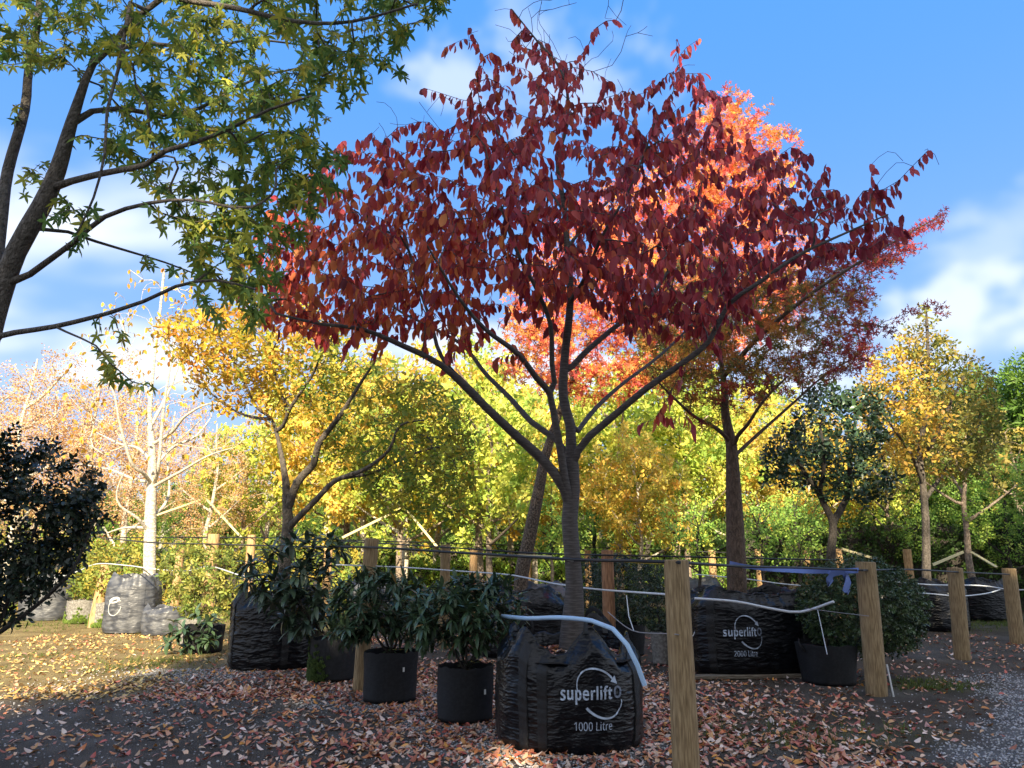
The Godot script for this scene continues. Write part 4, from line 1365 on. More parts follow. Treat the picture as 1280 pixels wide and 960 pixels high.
func pot(at: Vector3, r0: float, r1: float, h: float, mat: Material, label: String, called := "fabric_pot", wob := 1.0) -> Node3D:
	var n := FastNoiseLite.new()
	n.seed = int(at.x * 77 + at.z * 31)
	n.frequency = 1.0
	var o := thing(called, label, "pot", Vector3(at.x, 0, at.z), "plant pots")
	var g := Geo.new()
	var cols := 48
	var prof := []
	for j in 13: prof.append([lerpf(r0, r1, j / 12.0), h * j / 12.0])
	prof.append([r1 * 0.985, h + 0.006])
	prof.append([r1 * 0.955, h - 0.004])
	prof.append([r1 * 0.95, h * 0.84])
	for q in prof:
		for i in cols:
			var a := TAU * i / cols
			var t: float = q[1] / h
			var r: float = q[0] * (1.0 + wob * (0.03 * n.get_noise_3d(cos(a) * 1.5, t * 2.0, sin(a) * 1.5) + 0.012 * n.get_noise_3d(cos(a) * 6.0, t * 5.0, sin(a) * 6.0)))
			g.v.append(Vector3(sin(a) * r, q[1] + wob * 0.03 * t * n.get_noise_2d(cos(a) * 1.6, sin(a) * 1.6 + 3.0), cos(a) * r))
	for j in prof.size() - 1:
		for i in cols:
			var a := j * cols + i
			var d := j * cols + (i + 1) % cols
			g.quad(a, a + cols, d + cols, d)
	var c := g.v.size()
	g.v.append(Vector3.ZERO)
	for i in cols: g.tri(c, i, (i + 1) % cols)
	obj("pot_wall", g.mesh(), mat, o)
	var s := Geo.new()
	s.v.append(Vector3(0, h * 0.9, 0))
	for i in 24:
		var a := TAU * i / 24
		s.v.append(Vector3(sin(a) * r1 * 0.97, h * (0.87 + 0.03 * n.get_noise_1d(i * 3.0)), cos(a) * r1 * 0.97))
	for i in 24: s.tri(0, 1 + i, 1 + (i + 1) % 24)
	obj("soil", s.mesh(), M.soil, o)
	return o

func price_label(o: Node3D, r: float, y: float, th: float) -> void:
	var g := Geo.new()
	add_box(g, Transform3D(Basis(Vector3.UP, th), Vector3(sin(th) * r, y, cos(th) * r)), Vector3(0.022, 0.045, 0.004), 0.001)
	obj("price_label", g.mesh(), M.white_label, o)

func whorl_plant(called: String, at: Vector3, tips: Array, soil_y: float, stems: int, label: String, size: float, slim: float, per: int, pal: Array, own: int, mat: Material, lit_lift := 0.25) -> Node3D:
	# several stems from the pot, each shoot ending in a whorl of long leaves
	var o := thing(called, label, "shrub", Vector3(at.x, soil_y, at.z), "")
	var w := Wood.new()
	var base := o.position
	limb(w, [base - Vector3(0, 0.06, 0), base + Vector3(0.01, 0.08, 0.01)], 0.022, 0.02, 0, 0.5, 0.05)
	var mid := Vector3.ZERO
	for p in tips: mid += p
	mid /= tips.size()
	for k in stems:
		var a := TAU * k / stems + rng.randf() * 0.6
		var q := base.lerp(mid, 0.75) + Vector3(cos(a), 0.1 * rng.randfn(), sin(a)) * 0.16
		limb(w, [base + Vector3(cos(a) * 0.015, 0.02, sin(a) * 0.015), base.lerp(q, 0.5) + Vector3(cos(a), 0, sin(a)) * 0.05, q], 0.016, 0.008, 1 + k, 0.45, 0.06)
	grow(w, tips, 0.1, 0.08, 0.06)
	thicken(w, 0.0028)
	var ms := wood_meshes(w, base)
	for k in ms: obj("stem", ms[k], M.bark_dark, o)
	var xf := []
	var cols := PackedColorArray()
	for t in w.tips:
		var d := (w.dir(t) + Vector3(0, lit_lift, 0)).normalized()
		var s := d.cross(Vector3.UP).normalized() if absf(d.y) < 0.95 else Vector3.RIGHT
		var f := d.cross(s)
		var tint := pick(pal, 0.2)
		var off := rng.randf() * TAU
		for i in per:
			var a := off + TAU * i / per + rng.randf_range(-0.25, 0.25)
			var y := (s * cos(a) + f * sin(a)) * 0.9 + d * rng.randf_range(-0.05, 0.7)
			xf.append(aim(y, rng.randf_range(-0.35, 0.35), rng.randf_range(0.7, 1.15), w.pos[t] - base - d * rng.randf() * 0.04))
			var c := tint.lerp(pick(pal, 0.25), 0.5)
			if rng.randf() < 0.012: c = Color(0.34, 0.20, 0.07)
			cols.append(c)
	leafage("foliage", leaf_mesh(size, size * slim, 0.28, 0.3), mat, xf, cols, o, own, base)
	return o

func sprig_bush(called: String, at: Vector3, places: Array, leaf: Mesh, pal: Array, mat: Material, label: String, trunk_mat: Material, stems: Array, droop := 0.1) -> Node3D:
	var o := thing(called, label, "shrub", at, "")
	var mid := Vector3.ZERO
	for p in places: mid += p
	mid /= places.size()
	if stems.size():
		var w := Wood.new()
		for k in stems.size(): limb(w, stems[k], 0.03, 0.008, 0, 0.3)
		grow(w, places.slice(0, 60), 0.1, 0.14, 0.06)
		thicken(w, 0.003)
		var ms := wood_meshes(w, o.position, 0.5)
		for k in ms: obj("stem", ms[k], trunk_mat, o)
	var xf := []
	var cols := PackedColorArray()
	for p in places:
		var d: Vector3 = (p - mid).normalized() * 0.7 + rdir() * 0.7 + Vector3(0, 0.2 - droop, 0)
		xf.append(aim(d, rng.randf_range(-1, 1), rng.randf_range(0.75, 1.25), p - o.position))
		cols.append(pick(pal, 0.3))
	leafage("foliage", leaf, mat, xf, cols, o, 0, o.position)
	return o

func build_pots() -> void:
	# the lettered bag in front, 1000 litres
	var c := G(712, 944) + Vector3(0, 0, -0.6)
	c.x = P(712, 900, 6.85).x
	var b := Bag.new(4)
	b.h = 0.81
	b.rx = 0.63
	b.rz = 0.62
	b.p = 2.35
	b.peaks = [[-0.78, 0.13, 0.2], [-0.2, -0.09, 0.25], [0.33, 0.12, 0.2], [0.85, -0.08, 0.2], [1.3, 0.08, 0.2], [2.4, 0.16, 0.25], [-1.9, 0.12, 0.25]]
	var o := bag(c, b, M.bag, "round black planter bag with white ring and lettering, nearest the camera", -0.05)
	obj("strap", strap_on(b, -0.62, 0.075, 0.02, 0.93), M.strap, o)
	obj("strap", strap_on(b, -0.36, 0.075, 0.02, 0.93), M.strap, o)
	obj("strap", strap_on(b, 0.98, 0.075, 0.02, 0.93), M.strap, o)
	obj("lifting_loop", loop_on(b, 0.42, 0.09, 0.14), M.strap, o)
	obj("lifting_loop", loop_on(b, 2.6, 0.1, 0.16), M.strap, o)
	obj("lifting_loop", loop_on(b, -2.3, 0.1, 0.16), M.strap, o)
	printing(o, b, 0.28, 0.455, 0.92, "1000 Litre", M.print, M.print_dim)
	# the wide bag, 2000 litres, on a board
	var c2 := Vector3(P(940, 800, 10.7).x, 0, -10.75)
	var b2 := Bag.new(9)
	b2.h = 1.0
	b2.rx = 0.92
	b2.rz = 0.66
	b2.p = 4.0
	b2.ruck = 1.7
	b2.peaks = [[-1.0, 0.10, 0.25], [0.9, 0.04, 0.3], [2.3, 0.08, 0.3], [-2.4, 0.06, 0.3]]
	var o2 := bag(c2, b2, M.bag, "wide oblong black planter bag with faded lettering, standing on boards", 0.12)
	o2.position.y = 0.05
	obj("strap", strap_on(b2, -0.95, 0.09, 0.02, 0.95), M.strap, o2)
	obj("strap", strap_on(b2, 0.62, 0.09, 0.02, 0.95), M.strap, o2)
	printing(o2, b2, -0.50, 0.52, 1.0, "2000 Litre", M.print, M.print_dim)
	for k in 2:
		var g := Geo.new()
		add_box(g, Transform3D(Basis(), Vector3.ZERO), Vector3(2.1, 0.045, 0.16), 0.006)
		var bd := obj("board", g.mesh(), M.board, self)
		bd.position = c2 + Vector3(0.05, 0.026, 0.62 - 0.9 * k)
		bd.rotation.y = 0.1
		tag(bd, ["weathered board under the front edge of the wide oblong bag", "weathered board under the back of the wide oblong bag"][k], "board")
	# the shiny bag of the yellow tree
	var c3 := G(326, 838) + Vector3(0, 0, -0.62)
	var b3 := Bag.new(15)
	b3.h = 0.98
	b3.rx = 0.64
	b3.rz = 0.62
	b3.p = 2.6
	b3.ruck = 2.2
	b3.peaks = [[-0.95, 0.20, 0.16], [1.0, 0.08, 0.3], [2.5, 0.1, 0.3], [-2.3, 0.1, 0.3]]
	var o3 := bag(c3, b3, M.bag, "creased black planter bag below the yellow tree, left of the pots", 0.1)
	obj("strap", strap_on(b3, 0.38, 0.09, 0.02, 0.95), M.strap, o3)
	obj("strap", strap_on(b3, -0.85, 0.06, 0.02, 0.95), M.strap, o3)
	# the black bag of the leaning tree behind, and others
	for q in [[655, 12.6, 0.72, 0.95, 25, "low black bag at the foot of the leaning grey trunk", M.bag], [1164, 17.0, 0.68, 0.98, 27, "black bag of the golden tree behind the right-hand posts", M.bag], [1226, 19.5, 0.66, 0.95, 29, "black bag half hidden by the rightmost posts", M.bag], [166, 16.4, 0.52, 1.12, 33, "sunlit grey bag printed with a white ring", M.bag_old], [60, 19.6, 0.62, 1.05, 35, "sunlit grey bag at the far left below the dark bush", M.bag_old], [208, 15.9, 0.42, 0.5, 37, "slumped low grey bag beside the ringed bag", M.bag_old], [680, 16.2, 0.7, 0.95, 39, "far grey bag with a pale top behind the red tree's trunk", M.bag_old], [470, 19.0, 0.7, 0.95, 38, "far grey bag behind the slim post", M.bag_old], [875, 21.0, 0.6, 0.95, 36, "far pale bag between the front post and brown trunk", M.bag_old], [1110, 19.0, 0.7, 0.9, 34, "dark bag in the shade behind the clipped bush", M.bag]]:
		var bb := Bag.new(q[4])
		bb.rx = q[2]
		bb.rz = q[2] * 0.95
		bb.h = q[3]
		bb.p = 2.5
		bb.ruck = 1.2 if q[6] == M.bag else 0.45
		bb.peaks = [[-0.8, 0.10, 0.3], [0.7, 0.06, 0.3], [2.4, 0.06, 0.3], [-2.3, 0.06, 0.3]]
		if q[4] == 25: bb.peaks = [[0.25, 0.10, 0.5], [2.4, 0.1, 0.3], [-2.3, 0.1, 0.3]]
		var ob := bag(Vector3(P(q[0], 760, q[1]).x, 0, -q[1]), bb, q[6], q[5], rng.randf_range(-0.2, 0.2))
		if q[4] == 33:
			obj("swoosh", swoosh_on(bb, -0.25, 0.52, 0.13, 0.17, -0.3, 1.0, 6.6, 0.018, 0.010, false), M.print_pale, ob)
			obj("emblem", swoosh_on(bb, -0.28, 0.66, 0.10, 0.045, 0.25, 0.0, TAU, 0.03, 0.03, false), M.print_pale, ob)
			obj("strap", strap_on(bb, 0.75, 0.09, 0.02, 0.95), M.bag_old, ob)
	# fabric pots with rhododendrons
	var p1 := G(408, 853) + Vector3(0, 0, -0.28)
	var o4 := pot(p1, 0.285, 0.29, 0.50, M.fabric_pot, "mossy black pot beside the creased bag")
	var ms := sprig(leaf_mesh(0.025, 0.012, 0.1, 0.2), 10, 0.02, 1.2, 0.1)
	var xf := []
	var cols := PackedColorArray()
	for i in 260:
		var a := -0.85 + rng.randfn() * 0.4
		var y := absf(rng.randfn()) * 0.13
		xf.append(aim(Vector3(sin(a), 0.4, cos(a)), 0, rng.randf_range(0.7, 1.4), Vector3(sin(a) * 0.288, y + 0.01, cos(a) * 0.288)))
		cols.append(pick([Color(0.07, 0.11, 0.025), Color(0.05, 0.08, 0.02)], 0.3))
	scatter("moss", ms, M.leaf_dull, xf, cols, o4).set_meta("kind", "stuff")
	var p2 := G(482, 880) + Vector3(0, 0, -0.27)
	var o5 := pot(p2, 0.285, 0.30, 0.50, M.fabric_pot, "black fabric pot in the middle of the three")
	price_label(o5, 0.305, 0.34, 0.62)
	var p3 := G(579, 905) + Vector3(0, 0, -0.26)
	var o6 := pot(p3, 0.265, 0.275, 0.48, M.fabric_pot, "black fabric pot standing nearest, left of the lettered bag")
	price_label(o6, 0.283, 0.27, 0.78)
	var rh := [Color(0.055, 0.100, 0.050), Color(0.075, 0.130, 0.060), Color(0.042, 0.080, 0.046), Color(0.095, 0.150, 0.075)]
	var big := [Color(0.075, 0.118, 0.075), Color(0.10, 0.15, 0.088), Color(0.058, 0.095, 0.064)]
	var d1 := -p1.z
	var t1 := in_outline([300, 705, 335, 688, 380, 668, 425, 672, 432, 700, 415, 730, 405, 770, 380, 800, 345, 770, 305, 745], 85, d1 - 0.05, 0.45)
	for q in [[372, 785, -0.1], [380, 775, -0.2], [420, 680, 0], [430, 690, 0.1], [405, 690, -0.1], [420, 770, 0.1]]: t1.append(P(q[0], q[1], d1 + q[2]))
	whorl_plant("rhododendron", p1, t1, 0.44, 4, "large-leaved rhododendron leaning over the creased bag", 0.22, 0.3, 9, big, 260, M.leaf_gloss)
	var d2 := -p2.z
	whorl_plant("rhododendron", p2, in_outline([410, 765, 422, 728, 465, 710, 515, 718, 548, 742, 540, 785, 512, 800, 470, 795, 438, 806, 414, 795], 240, d2, 0.55), 0.44, 6, "dense narrow-leaved rhododendron in the middle pot of three", 0.14, 0.28, 10, rh, 220, M.leaf_gloss)
	var d3 := -p3.z
	whorl_plant("rhododendron", p3, in_outline([506, 778, 520, 742, 555, 724, 602, 722, 646, 728, 654, 765, 636, 798, 605, 812, 560, 808, 520, 808], 230, d3, 0.55), 0.42, 6, "rhododendron with bare lower stems in the nearest pot", 0.14, 0.28, 10, rh, 260, M.leaf_gloss)
	# the plant that sprawls at the foot of the slumped bag
	var p4 := P(255, 792, 12.9)
	p4.y = 0
	var o7 := pot(p4, 0.30, 0.33, 0.42, M.fabric_pot, "black pot hidden behind a sprawling dark-leaved plant")
	whorl_plant("sprawling_shrub", p4, in_outline([205, 805, 215, 775, 240, 765, 268, 765, 272, 800, 250, 812, 225, 812], 26, 12.5, 0.25), 0.36, 3, "sprawling dark plant with broad leaves left of the creased bag", 0.17, 0.4, 7, rh, 90, M.leaf_gloss)
	# clipped box in its pot
	var p5 := G(1052, 859) + Vector3(0, 0, -0.36)
	var o8 := pot(p5, 0.31, 0.37, 0.46, M.fabric_pot, "black bucket-shaped pot of the clipped box bush")
	obj("handle", pipe([Vector3(-0.33, 0.38, 0.16), Vector3(-0.40, 0.48, 0.18), Vector3(-0.37, 0.52, 0.10), Vector3(-0.34, 0.44, 0.06)], 0.012, 6), M.strap, o8)
	var box_leaf := sprig(leaf_mesh(0.034, 0.018, 0.1, 0.2), 14, 0.09, 0.9, 0.0)
	var pl := in_ball(Vector3(P(1080, 780, 9.9).x, 0.86, -9.95), Vector3(0.78, 0.62, 0.64), 2200, 0.25, 0.34)
	sprig_bush("box_bush", Vector3(p5.x, 0.42, p5.z), pl, box_leaf, [Color(0.045, 0.080, 0.030), Color(0.060, 0.105, 0.036), Color(0.032, 0.060, 0.026), Color(0.085, 0.12, 0.04)], M.leaf_gloss, "round clipped box bush in a black pot behind the leaning post", M.bark_dark, [[Vector3(p5.x, 0.36, p5.z), Vector3(p5.x + 0.1, 0.7, p5.z - 0.1), Vector3(p5.x + 0.2, 1.0, p5.z - 0.1)]])
	# clipped bushes behind the front post
	var q1 := Vector3(P(790, 790, 12.6).x, 0, -12.6)
	pot(q1 + Vector3(-0.12, 0, 0.1), 0.28, 0.32, 0.48, M.fabric_pot, "black pot behind the lettered bag, under a small-leaved bush")
	pot(Vector3(P(829, 800, 11.4).x, 0, -11.4), 0.16, 0.19, 0.46, M.grey_pot, "tall grey pot half hidden by the front post", "grey_pot")
	sprig_bush("box_bush", q1 + Vector3(-0.12, 0.42, 0.1), in_ball(q1 + Vector3(-0.05, 0.98, 0), Vector3(0.62, 0.55, 0.5), 750, 0.25, 0.42), box_leaf, [Color(0.035, 0.06, 0.03), Color(0.05, 0.08, 0.035), Color(0.028, 0.05, 0.028)], M.leaf_gloss, "dark small-leaved bush between the red tree's trunk and the front post", M.bark_dark, [[q1 + Vector3(-0.12, 0.4, 0.1), q1 + Vector3(0, 0.9, 0)]])
	var q2 := Vector3(P(822, 790, 11.4).x, 0, -11.4)
	sprig_bush("box_bush", Vector3(P(829, 800, 11.4).x, 0.4, -11.4), in_ball(q2 + Vector3(0.02, 0.93, 0), Vector3(0.36, 0.48, 0.36), 330, 0.25, 0.4), box_leaf, [Color(0.035, 0.06, 0.03), Color(0.05, 0.08, 0.035)], M.leaf_gloss, "narrow dark bush touching the left side of the front post", M.bark_dark, [[q2 + Vector3(0.06, 0.4, 0), q2 + Vector3(0, 0.9, 0)]])
	var q3 := Vector3(P(738, 770, 13.6).x, 0, -13.6)
	pot(q3, 0.26, 0.3, 0.46, M.fabric_pot, "black pot seen just right of the red tree's trunk")
	sprig_bush("box_bush", q3 + Vector3(0, 0.4, 0), in_ball(q3 + Vector3(0, 0.98, 0), Vector3(0.42, 0.55, 0.4), 420, 0.25, 0.4), box_leaf, [Color(0.03, 0.05, 0.03), Color(0.04, 0.065, 0.03)], M.leaf_gloss, "dark bush peeping out right behind the red tree's trunk", M.bark_dark, [[q3 + Vector3(0, 0.4, 0), q3 + Vector3(0, 0.9, 0)]])
	# sunlit shrub by the pale post, and two squat grey pots on the left
	var q4 := Vector3(P(240, 770, 14.0).x, 0, -14.0)
	pot(q4 + Vector3(0.1, 0, 0), 0.28, 0.32, 0.45, M.grey_pot, "grey pot of the light green shrub", "grey_pot")
	var sh := in_outline([198, 700, 230, 685, 275, 690, 298, 700, 296, 750, 280, 775, 240, 770, 208, 745], 330, 14.0, 0.6)
	sprig_bush("light_green_shrub", q4 + Vector3(0.1, 0.4, 0), sh, sprig(leaf_mesh(0.085, 0.035, 0.25, 0.2), 7, 0.1, 0.9, 0.1), [Color(0.24, 0.30, 0.06), Color(0.34, 0.36, 0.08), Color(0.14, 0.22, 0.05), Color(0.42, 0.38, 0.10)], M.leaf, "sunlit light green shrub left of the creased bag", M.bark_brown, [[q4 + Vector3(0.1, 0.4, 0), q4 + Vector3(0, 0.9, 0.0)], [q4 + Vector3(0.1, 0.4, 0), q4 + Vector3(0.35, 0.85, 0.05)]])
	for q in [[102, 18.6, 0.34, "squat grey mossy pot left of the short orange post", [90, 720]], [133, 17.6, 0.33, "squat grey pot right of the short orange post", [150, 700]]]:
		var at := Vector3(P(q[0], 770, q[1]).x, 0, -q[1])
		var op := pot(at, q[2], q[2] * 1.03, 0.52, M.grey_pot, q[3], "grey_pot")
		xf = []
		cols = PackedColorArray()
		for i in 240:
			var a := rng.randf_range(-1.4, 1.4)
			var y := absf(rng.randfn()) * 0.075 * (1.0 + 0.6 * sin(a * 5.0))
			xf.append(aim(Vector3(sin(a), 0.4, cos(a)), 0, rng.randf_range(0.8, 1.6), Vector3(sin(a) * q[2] * 1.01, y + 0.01, cos(a) * q[2] * 1.01)))
			cols.append(pick([Color(0.16, 0.24, 0.04), Color(0.10, 0.15, 0.03)], 0.3))
		scatter("moss", ms, M.leaf_dull, xf, cols, op).set_meta("kind", "stuff")
		var sb := in_ball(at + Vector3(0.05, 1.15, 0), Vector3(0.55, 0.62, 0.5), 170, 0.1, 0.5)
		sprig_bush("light_green_shrub", at + Vector3(0, 0.45, 0), sb, sprig(leaf_mesh(0.11, 0.05, 0.3, 0.2), 6, 0.14, 0.9, 0.15), [Color(0.26, 0.34, 0.06), Color(0.15, 0.22, 0.05), Color(0.40, 0.40, 0.08), Color(0.50, 0.36, 0.06)], M.leaf, ["sunlit leafy shrub in the mossy pot near the dark bush", "sunlit leafy shrub rising over the short orange post"][0 if q[0] == 102 else 1], M.bark_brown, [[at + Vector3(0, 0.45, 0), at + Vector3(0.05, 1.0, 0)]])
	# small black nursery pot beyond the wide bag
	pot(Vector3(P(978, 750, 19.0).x, 0, -19.0), 0.30, 0.36, 0.6, M.fabric_pot, "small black nursery pot in front of lit ground, right of the brown trunk", "nursery_pot")
	pot(Vector3(P(640, 760, 16.5).x - 1.2, 0, -16.5), 0.30, 0.34, 0.5, M.fabric_pot, "black pot deep behind the rhododendron tops", "nursery_pot")
	# the dark bush that fills the left edge
	var bd2 := 5.6
	var ba := Vector3(P(-60, 800, bd2).x, 0, -bd2)
	var dk := in_outline([-120, 560, -40, 555, 5, 560, 30, 578, 52, 550, 66, 560, 64, 590, 90, 582, 105, 590, 122, 610, 112, 640, 100, 665, 92, 700, 78, 720, 60, 735, 45, 745, 30, 735, 10, 760, -20, 780, -120, 800], 330, bd2, 0.6)
	var clump := []
	for q in dk:
		for k in 5: clump.append(q + rdir() * rng.randf() * 0.12)
	dk = clump
	for q in [[112, 652, 0], [120, 645, 0], [105, 665, 0], [95, 680, 0], [80, 700, -0.1], [88, 690, 0], [60, 740, 0], [75, 728, 0], [40, 755, 0], [20, 768, 0], [5, 775, 0], [10, 762, 0], [30, 762, 0.05], [50, 742, 0.05]]: dk.append(P(q[0], q[1], bd2 + q[2] - 0.2))
	sprig_bush("dark_evergreen_bush", ba, dk, sprig(leaf_mesh(0.05, 0.025, 0.15, 0.25), 9, 0.10, 0.9, 0.05), [Color(0.014, 0.028, 0.016), Color(0.022, 0.04, 0.02), Color(0.010, 0.02, 0.012), Color(0.03, 0.05, 0.026)], M.leaf_gloss, "dark glossy evergreen bush at the left edge with a branch hanging low", M.bark_dark, [[ba, ba + Vector3(0.1, 0.8, 0), ba + Vector3(0.3, 1.6, 0)], [ba, P(-30, 800, bd2 - 0.15), P(0, 790, bd2 - 0.2), P(60, 745, bd2 - 0.2), P(90, 715, bd2 - 0.2), P(118, 650, bd2 - 0.2)], [ba, ba + Vector3(0.3, 0.7, 0.1), P(60, 620, bd2)]])

# ---------------------------------------------------------------- trees further back
func make_tree(called: String, label: String, h: float, clear: float, spread: float, n: int, bark: Material, pal: Array, leaf: Mesh, mat: Material, gap: float, group: String, tip_r := 0.005, squash := 1.0, lean := 0.0) -> Node3D:
	var o := thing(called, label, "tree", Vector3.ZERO, group)
	var w := Wood.new()
	var pts := []
	for i in 9:
		var t := i / 8.0
		pts.append(Vector3(rng.randfn() * 0.06 * t * spread + lean * t, h * 0.92 * t - 0.05, rng.randfn() * 0.06 * t * spread))
	limb(w, pts, h * 0.017, h * 0.003, 0, clear * 0.85, 0.25)
	var k := 1
	for i in 7:
		var t := lerpf(clear, 0.8, i / 6.0)
		var a := i * 2.4 + rng.randf()
		var base: Vector3 = pts[0].lerp(pts[8], t)
		var out := Vector3(cos(a), 0, sin(a)) * spread * (1.0 - 0.55 * (t - clear) / (1.0 - clear))
		limb(w, [base, base + out * 0.35 + Vector3(0, h * 0.06, 0), base + out * 0.8 + Vector3(0, h * 0.15, 0)], h * 0.008, h * 0.002, k, 0.2, 0.25)
		k += 1
	var c := Vector3(lean * 0.6, h * (clear + 1.0) * 0.5, 0)
	var tips := []
	while tips.size() < n:
		var d := rdir() * pow(rng.randf_range(0.15, 1.0), 0.4)
		d *= 0.8 + 0.35 * sin(d.x * 5.0 + h) * cos(d.z * 4.0 + d.y * 3.0)
		tips.append(c + d * Vector3(spread, h * (1.0 - clear) * 0.5 * squash, spread))
	grow(w, tips, 0.1, 0.34, 0.06)
	thicken(w, tip_r)
	put_wood(w, o, bark, 0.5)
	var xf := []
	var cols := PackedColorArray()
	for s in sites(w, 0.9, gap, 0.02):
		xf.append(aim(s[1] * 0.6 + rdir() * 0.8 + Vector3(0, -0.35, 0), rng.randf_range(-1, 1), rng.randf_range(0.75, 1.3), s[0]))
		cols.append(pick(pal, 0.25))
	leafage("crown", leaf, mat, xf, cols, o, 0, Vector3.ZERO)
	return o

func place(src: Node3D, first: Array, list: Array) -> void:
	# src itself takes the first place, copies the others: [u, d, scale, turn, label]
	src.position = Vector3(P(first[0], 700, first[1]).x, 0, -first[1])
	src.scale = Vector3.ONE * first[2]
	src.rotation.y = first[3]
	for q in list:
		copy_of(src, Vector3(P(q[0], 700, q[1]).x, 0, -q[1]), q[3], q[2], q[4])

func hedge(called: String, label: String, a: Vector3, b: Vector3, h: float, deep: float, n: int, pal: Array, leaf: Mesh, mat: Material, seed_no: int) -> Node3D:
	# a long hedge: a woody core and sprays of foliage all over its face and top
	var o := thing(called, label, "hedge", (a + b) * 0.5, "")
	var nz := FastNoiseLite.new()
	nz.seed = seed_no
	nz.frequency = 0.35
	var along := (b - a).normalized()
	var l := a.distance_to(b)
	var out := along.cross(Vector3.UP).normalized()
	if out.dot(EYE - a) < 0: out = -out
	var g := Geo.new()
	var cols := int(l / 0.8)
	for i in cols + 1:
		var p := a + along * l * i / cols - o.position
		var top := h * (0.86 + 0.1 * nz.get_noise_1d(i * 2.0))
		for q in [[0.30, 0.0], [0.36, 0.4], [0.30, 0.8], [0.1, 0.96], [-0.2, 0.96], [-0.3, 0.5], [-0.3, 0.0]]:
			g.v.append(p + out * q[0] * deep * (1.0 + 0.3 * nz.get_noise_2d(i * 3.0, q[1] * 20.0)) + Vector3(0, top * q[1], 0))
	for i in cols:
		for k in 6: g.quad(i * 7 + k, i * 7 + k + 1, i * 7 + 8 + k, i * 7 + 7 + k)
	obj("branches", g.mesh(), M.bark_dark, o)
	var xf := []
	var cc := PackedColorArray()
	for i in n:
		var s := rng.randf()
		var y := pow(rng.randf(), 0.8)
		var p := a + along * l * s - o.position
		var top := h * (0.92 + 0.16 * nz.get_noise_1d(s * l * 2.5))
		var bulge := 0.42 + 0.28 * nz.get_noise_2d(s * l * 2.0, y * h * 2.4)
		if y > 0.9: bulge *= rng.randf_range(-0.9, 1.0)
		p += out * deep * bulge * (1.0 - 0.3 * y) + Vector3(0, top * y, 0) + rdir() * 0.12
		xf.append(aim(out * 0.6 + Vector3(0, 0.5, 0) + rdir() * 0.7, rng.randf_range(-1, 1), rng.randf_range(0.7, 1.3), p))
		cc.append(pick(pal, 0.3))
	leafage("foliage", leaf, mat, xf, cc, o, 0, o.position)
	return o

func brace(a: Vector3, b: Vector3, label: String) -> void:
	var g := Geo.new()
	var d := b - a
	var y := d.normalized()
	var x := y.cross(Vector3.BACK).normalized()
	add_box(g, Transform3D(Basis(x, y, x.cross(y)), Vector3.ZERO), Vector3(0.07, d.length(), 0.03), 0.005)
	var o := obj("timber_brace", g.mesh(), M.brace, self)
	o.position = (a + b) * 0.5
	tag(o, label, "brace", "slanting braces holding trunks")

